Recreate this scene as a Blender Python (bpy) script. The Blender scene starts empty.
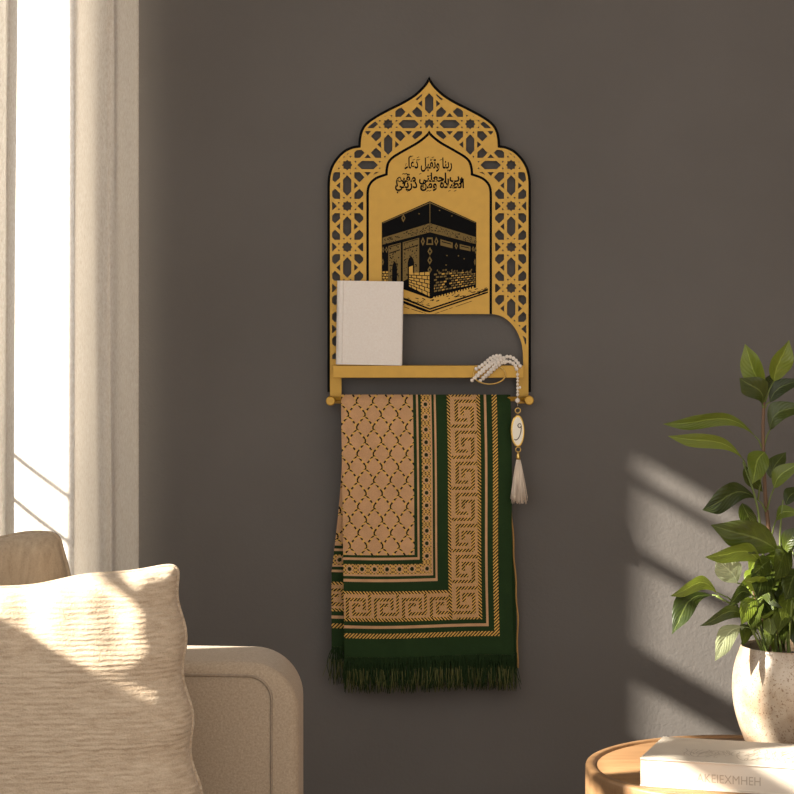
import bpy, bmesh, math, random
import numpy as np
from mathutils import Vector, Matrix
from mathutils.geometry import delaunay_2d_cdt

random.seed(7)
rng = np.random.default_rng(11)
SC = bpy.context.scene
COL = SC.collection
PI = math.pi

# ------------------------------------------------------------------ camera frame
F, D, ZC, HY = 2200.0, 4.4, 1.2, 320.0      # focal px, camera distance to back wall, camera height, horizon row

def W(px, py, y):
    """world point at depth y (y<0 is in front of the back wall) seen at pixel px,py"""
    d = D + y
    return Vector(((px - 397.0) / F * d, y, ZC - (py - HY) / F * d))

def pm(y):                                   # metres per pixel at depth y
    return (D + y) / F

# ------------------------------------------------------------------ helpers
def lin(r, g, b):
    f = lambda c: (c / 12.92 if c <= 0.04045 else ((c + 0.055) / 1.055) ** 2.4)
    return (f(r / 255), f(g / 255), f(b / 255), 1.0)

def new_mat(name):
    m = bpy.data.materials.new(name)
    m.use_nodes = True
    nt = m.node_tree
    b = nt.nodes['Principled BSDF']
    return m, nt, b

def setp(b, **k):
    for n, v in k.items():
        b.inputs[n.replace('_', ' ')].default_value = v

def coord(nt, scale=(1, 1, 1), rot=(0, 0, 0)):
    tc = nt.nodes.new('ShaderNodeTexCoord')
    mp = nt.nodes.new('ShaderNodeMapping')
    mp.inputs['Scale'].default_value = scale
    mp.inputs['Rotation'].default_value = rot
    nt.links.new(tc.outputs['Object'], mp.inputs['Vector'])
    return mp.outputs['Vector']

def noise(nt, vec, scale, detail=3.0, rough=0.55):
    n = nt.nodes.new('ShaderNodeTexNoise')
    n.inputs['Scale'].default_value = scale
    n.inputs['Detail'].default_value = detail
    n.inputs['Roughness'].default_value = rough
    nt.links.new(vec, n.inputs['Vector'])
    return n.outputs['Fac']

def ramp(nt, fac, stops):
    r = nt.nodes.new('ShaderNodeValToRGB')
    e = r.color_ramp.elements
    while len(e) < len(stops):
        e.new(0.5)
    for i, (p, c) in enumerate(stops):
        e[i].position = p
        e[i].color = c
    nt.links.new(fac, r.inputs['Fac'])
    return r.outputs['Color']

def bump(nt, b, fac, strength, dist):
    n = nt.nodes.new('ShaderNodeBump')
    n.inputs['Strength'].default_value = strength
    n.inputs['Distance'].default_value = dist
    nt.links.new(fac, n.inputs['Height'])
    nt.links.new(n.outputs['Normal'], b.inputs['Normal'])
    return n

def madd(nt, a, bb, op='ADD', val=None):
    m = nt.nodes.new('ShaderNodeMath')
    m.operation = op
    nt.links.new(a, m.inputs[0])
    if bb is not None:
        nt.links.new(bb, m.inputs[1])
    else:
        m.inputs[1].default_value = val
    return m.outputs[0]

def plain(name, c, rough=0.6, metal=0.0, spec=0.5):
    m, nt, b = new_mat(name)
    setp(b, Base_Color=c, Roughness=rough, Metallic=metal)
    b.inputs['Specular IOR Level'].default_value = spec
    return m

def mk(name, verts, faces, mats, parent=None, fmat=None, smooth=False):
    """verts are world coordinates; the mesh is stored relative to the parent's base"""
    off = Vector((0, 0, 0))
    if parent is not None:
        p = parent
        while p is not None:
            off = off + p.location
            p = p.parent
    me = bpy.data.meshes.new(name)
    me.from_pydata([tuple(Vector(v) - off) for v in verts], [], [tuple(f) for f in faces])
    if not isinstance(mats, (list, tuple)):
        mats = [mats]
    for m in mats:
        me.materials.append(m)
    if fmat is not None:
        me.polygons.foreach_set('material_index', np.asarray(fmat, dtype=np.int32))
    if smooth:
        me.polygons.foreach_set('use_smooth', [True] * len(me.polygons))
    me.update()
    o = bpy.data.objects.new(name, me)
    COL.objects.link(o)
    if parent is not None:
        o.parent = parent
    return o

def thing(name, label, cat, loc=(0, 0, 0), group=None):
    o = bpy.data.objects.new(name, None)
    o.empty_display_size = 0.05
    COL.objects.link(o)
    o.location = loc
    o['label'] = label
    o['category'] = cat
    if group:
        o['group'] = group
    return o

def struct(o):
    o['kind'] = 'structure'
    return o

def box_vf(x0, x1, y0, y1, z0, z1):
    v = [(x0, y0, z0), (x1, y0, z0), (x1, y1, z0), (x0, y1, z0), (x0, y0, z1), (x1, y0, z1), (x1, y1, z1), (x0, y1, z1)]
    f = [(0, 3, 2, 1), (4, 5, 6, 7), (0, 1, 5, 4), (1, 2, 6, 5), (2, 3, 7, 6), (3, 0, 4, 7)]
    return v, f

def join_vf(parts):
    V, Fc = [], []
    for v, f in parts:
        o = len(V)
        V += [tuple(a) for a in v]
        Fc += [tuple(i + o for i in q) for q in f]
    return V, Fc

def rbox(x0, x1, y0, y1, z0, z1, r=0.004, seg=3, M=None):
    bm = bmesh.new()
    v, f = box_vf(x0, x1, y0, y1, z0, z1)
    bv = [bm.verts.new(p) for p in v]
    for q in f:
        bm.faces.new([bv[i] for i in q])
    bmesh.ops.bevel(bm, geom=list(bm.edges), offset=r, segments=seg, profile=0.5, affect='EDGES')
    bm.verts.index_update()
    V = [(M @ a.co if M else a.co.copy()) for a in bm.verts]
    Fc = [tuple(a.index for a in q.verts) for q in bm.faces]
    bm.free()
    return V, Fc

def frames(pts):
    pts = [Vector(p) for p in pts]
    T = []
    for i in range(len(pts)):
        a = pts[max(i - 1, 0)]
        b = pts[min(i + 1, len(pts) - 1)]
        t = (b - a)
        T.append(t.normalized() if t.length > 1e-9 else Vector((0, 0, 1)))
    n = T[0].orthogonal().normalized()
    N = []
    for t in T:
        n = (n - t * n.dot(t))
        n = n.normalized() if n.length > 1e-6 else t.orthogonal().normalized()
        N.append(n.copy())
    return pts, T, N

def tube(pts, r, n=8, closed=False, caps=True):
    pts, T, N = frames(pts)
    V, Fc = [], []
    k = len(pts)
    rr = r if isinstance(r, (list, tuple)) else [r] * k
    for i in range(k):
        b = T[i].cross(N[i])
        for j in range(n):
            a = 2 * PI * j / n
            V.append(pts[i] + (N[i] * math.cos(a) + b * math.sin(a)) * rr[i])
    for i in range(k - 1 + (1 if closed else 0)):
        i2 = (i + 1) % k
        for j in range(n):
            j2 = (j + 1) % n
            Fc.append((i * n + j, i * n + j2, i2 * n + j2, i2 * n + j))
    if caps and not closed:
        Fc.append(tuple(reversed(range(n))))
        Fc.append(tuple((k - 1) * n + j for j in range(n)))
    return V, Fc

def lathe(prof, c, n=48, axis='z'):
    """prof = [(r, h)], around the vertical axis through c"""
    V, Fc = [], []
    for r, h in prof:
        for j in range(n):
            a = 2 * PI * j / n
            if axis == 'z':
                V.append((c[0] + r * math.cos(a), c[1] + r * math.sin(a), c[2] + h))
            else:                                    # along -y, towards the viewer
                V.append((c[0] + r * math.cos(a), c[1] - h, c[2] + r * math.sin(a)))
    k = len(prof)
    for i in range(k - 1):
        for j in range(n):
            j2 = (j + 1) % n
            Fc.append((i * n + j, i * n + j2, (i + 1) * n + j2, (i + 1) * n + j))
    Fc.append(tuple(reversed(range(n))))
    Fc.append(tuple((k - 1) * n + j for j in range(n)))
    return V, Fc

def catmull(P, n=8, closed=False):
    P = [np.array(p, float) for p in P]
    out = []
    k = len(P)
    for i in range(k if closed else k - 1):
        if closed:
            a, b, c, d = P[(i - 1) % k], P[i], P[(i + 1) % k], P[(i + 2) % k]
        else:
            a, b, c, d = P[max(i - 1, 0)], P[i], P[i + 1], P[min(i + 2, k - 1)]
        for s in range(n):
            t = s / n
            out.append(0.5 * ((2 * b) + (-a + c) * t + (2 * a - 5 * b + 4 * c - d) * t * t + (-a + 3 * b - 3 * c + d) * t ** 3))
    if not closed:
        out.append(P[-1])
    return out

def offset(poly, d):
    """offset a closed 2D polygon; d>0 grows, d<0 shrinks"""
    P = np.array(poly, float)
    x, y = P[:, 0], P[:, 1]
    area = 0.5 * np.sum(x * np.roll(y, -1) - np.roll(x, -1) * y)
    s = 1.0 if area > 0 else -1.0
    out = []
    k = len(P)
    for i in range(k):
        a, b, c = P[i - 1], P[i], P[(i + 1) % k]
        e1 = b - a
        e2 = c - b
        e1 /= max(np.hypot(*e1), 1e-9)
        e2 /= max(np.hypot(*e2), 1e-9)
        n1 = np.array([e1[1], -e1[0]]) * s
        n2 = np.array([e2[1], -e2[0]]) * s
        m = n1 + n2
        q = max(m.dot(m), 0.5)
        out.append(tuple(b + 2 * m / q * d))
    return out

def inpoly(poly, X, Y):
    P = np.asarray(poly, float)
    r = np.zeros(len(X), bool)
    k = len(P)
    for i in range(k):
        x1, y1 = P[i]
        x2, y2 = P[(i + 1) % k]
        if y1 == y2:
            continue
        c = ((y1 > Y) != (y2 > Y)) & (X < (x2 - x1) * (Y - y1) / (y2 - y1) + x1)
        r ^= c
    return r

def panel(polys, classify, y, th):
    """triangulate all pixel-space outlines together, keep what classify() returns >=0 for,
    and extrude it to a plate of thickness th whose front stands at depth y"""
    co, ed = [], []
    for p in polys:
        o = len(co)
        k = len(p)
        for q in p:
            w = W(q[0], q[1], y)
            co.append(Vector((w.x, w.z)))
        ed += [(o + i, o + (i + 1) % k) for i in range(k)]
    r = delaunay_2d_cdt(co, ed, [], 0, 1e-6)
    V2, T = r[0], r[2]
    C = np.array([[(V2[t[0]][0] + V2[t[1]][0] + V2[t[2]][0]) / 3, (V2[t[0]][1] + V2[t[1]][1] + V2[t[2]][1]) / 3] for t in T])
    s = pm(y)
    X = C[:, 0] / s + 397
    Y = (ZC - C[:, 1]) / s + HY
    cls = classify(X, Y)
    keep = [i for i in range(len(T)) if cls[i] >= 0]
    used, V, Fc, fm = {}, [], [], []
    def vid(i):
        if i not in used:
            used[i] = len(used)
        return used[i]
    tris = []
    for i in keep:
        t = list(T[i])
        a, b, c = (V2[j] for j in t)
        if (b[0] - a[0]) * (c[1] - a[1]) - (b[1] - a[1]) * (c[0] - a[0]) < 0:
            t.reverse()
        tris.append(([vid(j) for j in t], int(cls[i])))
    n = len(used)
    inv = sorted(used, key=used.get)
    V = [(V2[j][0], y, V2[j][1]) for j in inv] + [(V2[j][0], y + th, V2[j][1]) for j in inv]
    ec = {}
    for t, m in tris:
        Fc.append(tuple(t)); fm.append(m)
        Fc.append((t[2] + n, t[1] + n, t[0] + n)); fm.append(m)
        for a, b in ((t[0], t[1]), (t[1], t[2]), (t[2], t[0])):
            ec[(a, b)] = m
    for (a, b), m in ec.items():
        if (b, a) not in ec:
            Fc.append((b, a, a + n, b + n)); fm.append(m)
    return V, Fc, fm

def text_vf(body, bold=0.0, shear=0.0):
    c = bpy.data.curves.new('tmp_text', 'FONT')
    c.body = body
    c.offset = bold
    c.shear = shear
    c.resolution_u = 4
    o = bpy.data.objects.new('tmp_text', c)
    COL.objects.link(o)
    dg = bpy.context.evaluated_depsgraph_get()
    me = bpy.data.meshes.new_from_object(o.evaluated_get(dg))
    v = np.array([tuple(a.co) for a in me.vertices])
    f = [tuple(p.vertices) for p in me.polygons]
    bpy.data.objects.remove(o)
    bpy.data.curves.remove(c)
    bpy.data.meshes.remove(me)
    return v, f

def fit_text(body, x0, x1, y0, y1, bold=0.0, shear=0.0):
    """text laid in a rectangle (x right, y down)"""
    v, f = text_vf(body, bold, shear)
    lo, hi = v.min(0), v.max(0)
    X = x0 + (v[:, 0] - lo[0]) / (hi[0] - lo[0]) * (x1 - x0)
    Y = y1 - (v[:, 1] - lo[1]) / (hi[1] - lo[1]) * (y1 - y0)
    return np.stack([X, Y], 1), f

# ------------------------------------------------------------------ materials
def mat_wall():
    m, nt, b = new_mat('dark_taupe_plaster')
    v = coord(nt)
    n1 = noise(nt, v, 2.2, 4)
    c = ramp(nt, n1, [(0.3, (0.130, 0.119, 0.109, 1)), (0.7, (0.150, 0.138, 0.127, 1))])
    nt.links.new(c, b.inputs['Base Color'])
    setp(b, Roughness=0.85)
    b.inputs['Specular IOR Level'].default_value = 0.25
    n2 = noise(nt, v, 170, 3)
    n3 = noise(nt, v, 80, 2)
    bump(nt, b, madd(nt, n2, n3), 0.28, 0.0020)
    return m

def mat_linen(name, c1, c2, weave=900, slub=(18, 18, 260), bs=0.5, dist=0.0012, trans=0.0, extra=None):
    m, nt, b = new_mat(name)
    v = coord(nt)
    vs = coord(nt, slub)
    n1 = noise(nt, vs, 1.0, 3)
    n2 = noise(nt, v, weave, 2)
    mix = madd(nt, n1, madd(nt, n2, None, 'MULTIPLY', 0.5))
    col = ramp(nt, mix, [(0.45, c1), (1.0, c2)])
    nt.links.new(col, b.inputs['Base Color'])
    setp(b, Roughness=0.9)
    b.inputs['Specular IOR Level'].default_value = 0.15
    b.inputs['Sheen Weight'].default_value = 0.15
    bump(nt, b, mix, bs, dist)
    if trans:
        out = nt.nodes['Material Output']
        tr = nt.nodes.new('ShaderNodeBsdfTranslucent')
        nt.links.new(col, tr.inputs['Color'])
        mx = nt.nodes.new('ShaderNodeMixShader')
        mx.inputs['Fac'].default_value = trans
        nt.links.new(b.outputs[0], mx.inputs[1])
        nt.links.new(tr.outputs[0], mx.inputs[2])
        nt.links.new(mx.outputs[0], out.inputs['Surface'])
    return m

def add_ribs(m, scale, amt):
    nt = m.node_tree
    bn = next(n for n in nt.nodes if n.type == 'BUMP')
    src = bn.inputs['Height'].links[0].from_socket
    w = nt.nodes.new('ShaderNodeTexWave')
    w.wave_type = 'BANDS'
    w.bands_direction = 'Z'
    w.inputs['Scale'].default_value = scale
    w.inputs['Distortion'].default_value = 2.5
    w.inputs['Detail'].default_value = 2.0
    w.inputs['Detail Scale'].default_value = 1.2
    nt.links.new(coord(nt), w.inputs['Vector'])
    nt.links.new(madd(nt, src, madd(nt, w.outputs['Fac'], None, 'MULTIPLY', amt)), bn.inputs['Height'])

def mat_gold(name, c, rough=0.42, metal=0.45):
    m, nt, b = new_mat(name)
    setp(b, Base_Color=c, Roughness=rough, Metallic=metal)
    v = coord(nt)
    n = noise(nt, v, 60, 2)
    cc = ramp(nt, n, [(0.3, tuple(x * 0.93 for x in c[:3]) + (1,)), (0.7, c)])
    nt.links.new(cc, b.inputs['Base Color'])
    return m

def mat_wood(name, c1, c2, scale=(6, 60, 60), rough=0.42):
    m, nt, b = new_mat(name)
    v = coord(nt, scale)
    n = noise(nt, v, 1.0, 5, 0.6)
    v2 = coord(nt, tuple(s * 5 for s in scale))
    n2 = noise(nt, v2, 1.0, 3, 0.6)
    mix = madd(nt, n, madd(nt, n2, None, 'MULTIPLY', 0.35))
    col = ramp(nt, mix, [(0.45, c1), (0.85, c2)])
    nt.links.new(col, b.inputs['Base Color'])
    setp(b, Roughness=rough)
    bump(nt, b, mix, 0.12, 0.001)
    return m

def mat_leaf(name, c1, c2, rough=0.33):
    m, nt, b = new_mat(name)
    oi = nt.nodes.new('ShaderNodeObjectInfo')
    v = coord(nt)
    n = noise(nt, v, 30, 2)
    mix = madd(nt, madd(nt, n, None, 'MULTIPLY', 0.5), madd(nt, oi.outputs['Random'], None, 'MULTIPLY', 0.5))
    col = ramp(nt, mix, [(0.15, c1), (0.8, c2)])
    uv = nt.nodes.new('ShaderNodeUVMap')
    sep = nt.nodes.new('ShaderNodeSeparateXYZ')
    nt.links.new(uv.outputs['UV'], sep.inputs[0])
    au = madd(nt, madd(nt, sep.outputs['X'], None, 'SUBTRACT', 0.5), None, 'ABSOLUTE', 0.0)
    ph = madd(nt, madd(nt, sep.outputs['Y'], None, 'MULTIPLY', 46.0), madd(nt, au, None, 'MULTIPLY', 42.0), 'SUBTRACT')
    vein = madd(nt, madd(nt, ph, None, 'SINE', 0.0), None, 'MULTIPLY', 0.5)
    mid = madd(nt, au, None, 'LESS_THAN', 0.028)
    mx0 = nt.nodes.new('ShaderNodeMixRGB')
    mx0.inputs[2].default_value = tuple(min(1, x * 1.7 + 0.03) for x in c2[:3]) + (1,)
    nt.links.new(madd(nt, mid, None, 'MULTIPLY', 0.6), mx0.inputs['Fac'])
    nt.links.new(col, mx0.inputs[1])
    col = mx0.outputs[0]
    nt.links.new(col, b.inputs['Base Color'])
    setp(b, Roughness=rough)
    bump(nt, b, vein, 0.35, 0.0012)
    out = nt.nodes['Material Output']
    tr = nt.nodes.new('ShaderNodeBsdfTranslucent')
    nt.links.new(col, tr.inputs['Color'])
    mx = nt.nodes.new('ShaderNodeMixShader')
    mx.inputs['Fac'].default_value = 0.25
    nt.links.new(b.outputs[0], mx.inputs[1])
    nt.links.new(tr.outputs[0], mx.inputs[2])
    nt.links.new(mx.outputs[0], out.inputs['Surface'])
    return m

M_WALL = mat_wall()
M_WHITE = plain('white_paint', (0.75, 0.73, 0.70, 1), 0.6)
M_FLOOR = mat_wood('floor_oak', (0.16, 0.10, 0.06, 1), (0.26, 0.17, 0.10, 1), (3, 40, 40), 0.4)
M_CURT = mat_linen('sheer_linen', (0.74, 0.68, 0.60, 1), (0.97, 0.94, 0.89, 1), 900, (330, 330, 120), 0.4, 0.0008, 0.45)
M_SOFA = mat_linen('sofa_herringbone', (0.33, 0.25, 0.17, 1), (0.49, 0.385, 0.275, 1), 520, (300, 300, 300), 0.55, 0.0012)
M_PIPE = mat_linen('sofa_piping', (0.26, 0.20, 0.14, 1), (0.36, 0.28, 0.2, 1), 520, (300, 300, 300), 0.3, 0.001)
M_PIL = mat_linen('cream_slub_linen', (0.41, 0.305, 0.205, 1), (0.63, 0.51, 0.375, 1), 420, (45, 45, 230), 0.8, 0.003)
add_ribs(M_PIL, 46.0, 0.3)
M_PIL2 = mat_linen('tan_linen', (0.29, 0.215, 0.14, 1), (0.42, 0.325, 0.22, 1), 420, (150, 150, 12), 0.6, 0.002)
M_GOLD = mat_gold('satin_gold', (0.565, 0.318, 0.042, 1), 0.42, 0.3)
M_GOLD2 = mat_gold('bright_gold', (0.70, 0.46, 0.14, 1), 0.28, 0.9)
M_DIM = plain('dim_gold_print', (0.20, 0.135, 0.045, 1), 0.6, 0.0, 0.1)
M_BLACK = plain('black_lacquer', (0.004, 0.004, 0.004, 1), 0.6, 0.0, 0.06)
M_BOOK = mat_linen('cream_cloth', (0.84, 0.76, 0.68, 1), (0.90, 0.84, 0.77, 1), 600, (260, 260, 260), 0.1, 0.0006)
M_PAGE = plain('paper', (0.75, 0.70, 0.62, 1), 0.8)
M_BOOK2 = plain('ivory_cover', (0.68, 0.60, 0.495, 1), 0.6, 0.0, 0.25)
M_INK = plain('grey_foil', (0.44, 0.36, 0.275, 1), 0.5)
M_PEARL = plain('pearl', (0.88, 0.80, 0.71, 1), 0.22)
M_CREAM = plain('cream_enamel', (0.92, 0.85, 0.70, 1), 0.3)
M_TASSEL = plain('tassel_thread', (0.74, 0.62, 0.50, 1), 0.7)
M_OAK = mat_wood('oak', (0.21, 0.108, 0.046, 1), (0.32, 0.185, 0.088, 1), (5, 45, 45), 0.38)
M_SOIL = plain('soil', (0.03, 0.02, 0.014, 1), 0.9)
M_STEM = plain('brown_stem', (0.14, 0.075, 0.035, 1), 0.6)
M_STALK = plain('green_stalk', (0.13, 0.17, 0.035, 1), 0.5)
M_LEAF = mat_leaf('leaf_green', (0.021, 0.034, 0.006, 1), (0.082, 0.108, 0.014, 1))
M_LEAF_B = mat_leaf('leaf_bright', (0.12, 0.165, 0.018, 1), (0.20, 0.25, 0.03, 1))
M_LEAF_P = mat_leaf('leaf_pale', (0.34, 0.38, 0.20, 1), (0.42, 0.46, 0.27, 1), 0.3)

def mat_pot():
    m, nt, b = new_mat('speckled_glaze')
    v = coord(nt)
    n1 = noise(nt, v, 14, 4)
    base = ramp(nt, n1, [(0.35, (0.30, 0.21, 0.135, 1)), (0.60, (0.50, 0.415, 0.315, 1))])
    n2 = noise(nt, v, 330, 1)
    sp = ramp(nt, n2, [(0.60, (1, 1, 1, 1)), (0.68, (0.38, 0.25, 0.15, 1))])
    mx = nt.nodes.new('ShaderNodeMixRGB')
    mx.blend_type = 'MULTIPLY'
    mx.inputs['Fac'].default_value = 0.75
    nt.links.new(base, mx.inputs[1])
    nt.links.new(sp, mx.inputs[2])
    nt.links.new(mx.outputs[0], b.inputs['Base Color'])
    setp(b, Roughness=0.28)
    bump(nt, b, n2, 0.12, 0.0006)
    return m
M_POT = mat_pot()

def mat_cloth(name, c, rough=0.85, metal=0.0):
    m, nt, b = new_mat(name)
    v = coord(nt)
    n = noise(nt, v, 900, 2)
    n2 = noise(nt, v, 40, 3)
    mix = madd(nt, madd(nt, n, None, 'MULTIPLY', 0.6), madd(nt, n2, None, 'MULTIPLY', 0.4))
    col = ramp(nt, mix, [(0.3, tuple(x * 0.78 for x in c[:3]) + (1,)), (0.7, tuple(min(1, x * 1.18) for x in c[:3]) + (1,))])
    nt.links.new(col, b.inputs['Base Color'])
    setp(b, Roughness=rough, Metallic=metal)
    b.inputs['Specular IOR Level'].default_value = 0.2
    bump(nt, b, n, 0.4, 0.0008)
    return m
C_GREEN = mat_cloth('mat_green', (0.017, 0.040, 0.010, 1))
C_TAN = mat_cloth('mat_tan', (0.60, 0.345, 0.175, 1))
C_LIGHT = mat_cloth('mat_gold_thread', (0.72, 0.43, 0.10, 1), 0.6, 0.0)
C_DARK = mat_cloth('mat_dark_thread', (0.022, 0.013, 0.004, 1))
C_MID = mat_cloth('mat_ochre', (0.50, 0.285, 0.09, 1))
M_FRINGE = plain('fringe_green', (0.015, 0.034, 0.008, 1), 0.8, 0.0, 0.2)
M_FRINGE2 = plain('fringe_olive', (0.10, 0.10, 0.025, 1), 0.8)

# ------------------------------------------------------------------ room
struct(mk('wall_back', *box_vf(-1.3, 2.5, 0.0, 0.12, 0.0, 2.6), M_WALL))
struct(mk('floor', *box_vf(-1.3, 2.5, -5.2, 0.12, -0.1, 0.0), M_FLOOR))
struct(mk('ceiling', *box_vf(-1.3, 2.5, -3.2, 0.12, 2.6, 2.7), M_WHITE))
struct(mk('wall_right', *box_vf(2.4, 2.5, -3.2, 0.0, 0.0, 2.6), M_WALL))
XW = -1.12                                   # inner face of the left wall
WT = 0.10
def wall_with_openings(holes):
    """holes: (y0, y1, z0, z1) openings in the left wall, sorted from the front to the back wall"""
    parts, y = [], -2.6
    for y0, y1, z0, z1 in holes:
        parts.append(box_vf(XW - WT, XW, y, y0, 0.0, 2.6))
        parts.append(box_vf(XW - WT, XW, y0, y1, 0.0, z0))
        parts.append(box_vf(XW - WT, XW, y0, y1, z1, 2.6))
        y = y1
    parts.append(box_vf(XW - WT, XW, y, 0.0, 0.0, 2.6))
    return join_vf(parts)
HOLE_B = (-2.45, -0.565, 1.135, 1.897)
HOLE_A = (-0.545, -0.312, 0.80, 2.45)
struct(mk('wall_left', *wall_with_openings([HOLE_B, HOLE_A]), M_WALL))
def window(name, hole, bars, shade_boards):
    w = bpy.data.objects.new(name, None)
    COL.objects.link(w)
    w.location = (XW, (hole[0] + hole[1]) / 2, hole[2])
    struct(w)
    x0, x1 = XW - 0.056, XW - 0.044
    for z0, z1 in bars:
        mk('glazing_bar', *box_vf(x0, x1, hole[0], hole[1], z0, z1), M_WHITE, w)
    for y0, y1, z0, z1 in shade_boards:
        mk('shade_board', *box_vf(x0, x1, y0, y1, z0, z1), M_WHITE, w)  # unseen upright boards, added to shade the rear cushion and the pot
window('window_1', HOLE_B, [(1.806, 1.826), (1.657, 1.685), (1.415, 1.486), (1.283, 1.299)], [(-1.53, -1.33, 1.135, 1.29), (-1.40, -1.285, 1.29, 1.897)])
window('added_sun_opening', HOLE_A, [(1.192, 1.197), (1.108, 1.113)], [])  # unseen tall opening, added so sun strikes the curtain over its full height
struct(mk('baseboard_back', *box_vf(-1.12, 2.4, -0.015, 0.0, 0.0, 0.10), M_WALL))

# ------------------------------------------------------------------ curtain
def build_curtain():
    ctrl = [(-60, -0.16), (-25, -0.25), (2, -0.235), (7, -0.215), (11, -0.218), (38, -0.285), (66, -0.345), (75, -0.356), (78, -0.340),
            (89, -0.275), (97, -0.225), (106, -0.205), (111, -0.208), (116, -0.195), (128, -0.135), (136, -0.098), (138, -0.085), (136, -0.078), (126, -0.07)]
    plan = catmull([(p, y + 0.02 * min(1.0, max(0.0, (128 - p) / 30.0))) for p, y in ctrl], 6)
    zs = np.linspace(0.02, 2.56, 60)
    V, Fc = [], []
    n = len(plan)
    for z in zs:
        d = 4.2
        py = HY + (ZC - z) / d * F
        t = (py - 100) / 450.0
        for i, (px, y) in enumerate(plan):
            lean = -6.0 * t * max(0.0, 1 - abs(px - 45) / 60.0)
            q = px + lean + 0.6 * math.sin(z * 5 + i * 0.5) * (1 if 2 < i < n - 16 else 0)
            w = W(q, 0, y)
            V.append((w.x, y + 0.003 * math.sin(z * 3.1 + i * .3), z))
    for k in range(len(zs) - 1):
        for i in range(n - 1):
            Fc.append((k * n + i, k * n + i + 1, (k + 1) * n + i + 1, (k + 1) * n + i))
    t = thing('curtain', 'sheer cream linen curtain hanging in tall folds against the dark wall', 'curtain', (-0.65, -0.15, 0.02))
    mk('fabric_panel', V, Fc, M_CURT, t, smooth=True)
    hem_pts = [W(138, 0, -0.085) for _ in range(1)]
    hx = hem_pts[0].x
    mk('side_hem', *tube([(hx, -0.085, z) for z in np.linspace(0.03, 2.55, 12)], 0.0016, 6), M_CURT, t, smooth=True)
build_curtain()

# ------------------------------------------------------------------ sofa
def prism(profile, y0, y1, r, seg=5):
    """profile: closed list of (x, z) going round; extruded from y0 to y1 with rounded ends"""
    V, Fc = [], []
    k = len(profile)
    rings = []
    for s in range(seg + 1):
        a = PI / 2 * s / seg
        rings.append((r * (1 - math.sin(a)), y0 + r * (1 - math.cos(a))))
    for s in range(seg, -1, -1):
        a = PI / 2 * s / seg
        rings.append((r * (1 - math.sin(a)), y1 - r * (1 - math.cos(a))))
    for ins, y in rings:
        P = offset(profile, -ins)
        V += [(p[0], y, p[1]) for p in P]
    m = len(rings)
    for i in range(m - 1):
        for j in range(k):
            j2 = (j + 1) % k
            Fc.append((i * k + j, i * k + j2, (i + 1) * k + j2, (i + 1) * k + j))
    Fc.append(tuple(reversed(range(k))))
    Fc.append(tuple((m - 1) * k + j for j in range(k)))
    return V, Fc

def round_profile(x0, x1, z0, z1, rtr, rother=0.02, sag=0.0):
    pts = []
    def arc(cx, cz, r, a0, a1, n):
        for i in range(n + 1):
            a = a0 + (a1 - a0) * i / n
            pts.append((cx + r * math.cos(a), cz + r * math.sin(a)))
    arc(x0 + rother, z0 + rother, rother, PI * 1.5, PI, 4)
    arc(x0 + rother, z1 - rother, rother, PI, PI / 2, 4)
    for t in np.linspace(0.1, 0.9, 8):
        pts.append((x0 + (x1 - rtr - x0) * t, z1 - sag * t * t))
    arc(x1 - rtr, z1 - sag - rtr, rtr, PI / 2, 0, 12)
    arc(x1 - rother, z0 + rother, rother, 0, -PI / 2, 4)
    return pts

def build_sofa():
    t = thing('sofa', 'beige herringbone fabric sofa with rounded arm in front of the curtain', 'sofa', (-0.6, -2.0, 0.0))
    ax1 = W(300.5, 0, -1.10).x
    prof = round_profile(-1.06, ax1, 0.10, 0.702, 0.075, 0.03, 0.007)
    for y0, y1, nm in ((-1.16, -0.98, 'arm'), (-2.94, -2.76, 'arm')):
        a = mk(nm, *prism(prof, y0, y1, 0.018, 6), M_SOFA, t, smooth=True)
        yy = y0 if y0 > -2 else y1
        ins = offset(round_profile(-1.06, ax1 - 0.021, 0.10, 0.702, 0.055, 0.03, 0.007), -0.019)
        yo = yy - 0.0005 if y0 > -2 else yy + 0.0005
        seam = [(p[0], yo, p[1]) for p in ins[5:]]
        mk('piping', *tube(seam, 0.0022, 6), M_PIPE, a, smooth=True)
    mk('base', *rbox(-1.05, ax1 - 0.03, -2.78, -1.14, 0.10, 0.28, 0.02), M_SOFA, t, smooth=True)
    mk('backrest', *rbox(-1.08, -0.93, -2.78, -1.14, 0.26, 0.78, 0.05, 5), M_SOFA, t, smooth=True)
    mk('seat_cushion', *rbox(-0.94, ax1 - 0.015, -2.765, -1.97, 0.275, 0.385, 0.03, 4), M_SOFA, t, smooth=True)
    mk('seat_cushion', *rbox(-0.94, ax1 - 0.015, -1.965, -1.165, 0.275, 0.385, 0.03, 4), M_SOFA, t, smooth=True)
    for x in (-1.0, ax1 - 0.08):
        for y in (-2.9, -1.02):
            mk('leg', *lathe([(0.016, 0.0), (0.024, 0.11)], (x, y, 0.0), 16), M_OAK, t, smooth=True)
build_sofa()

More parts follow.
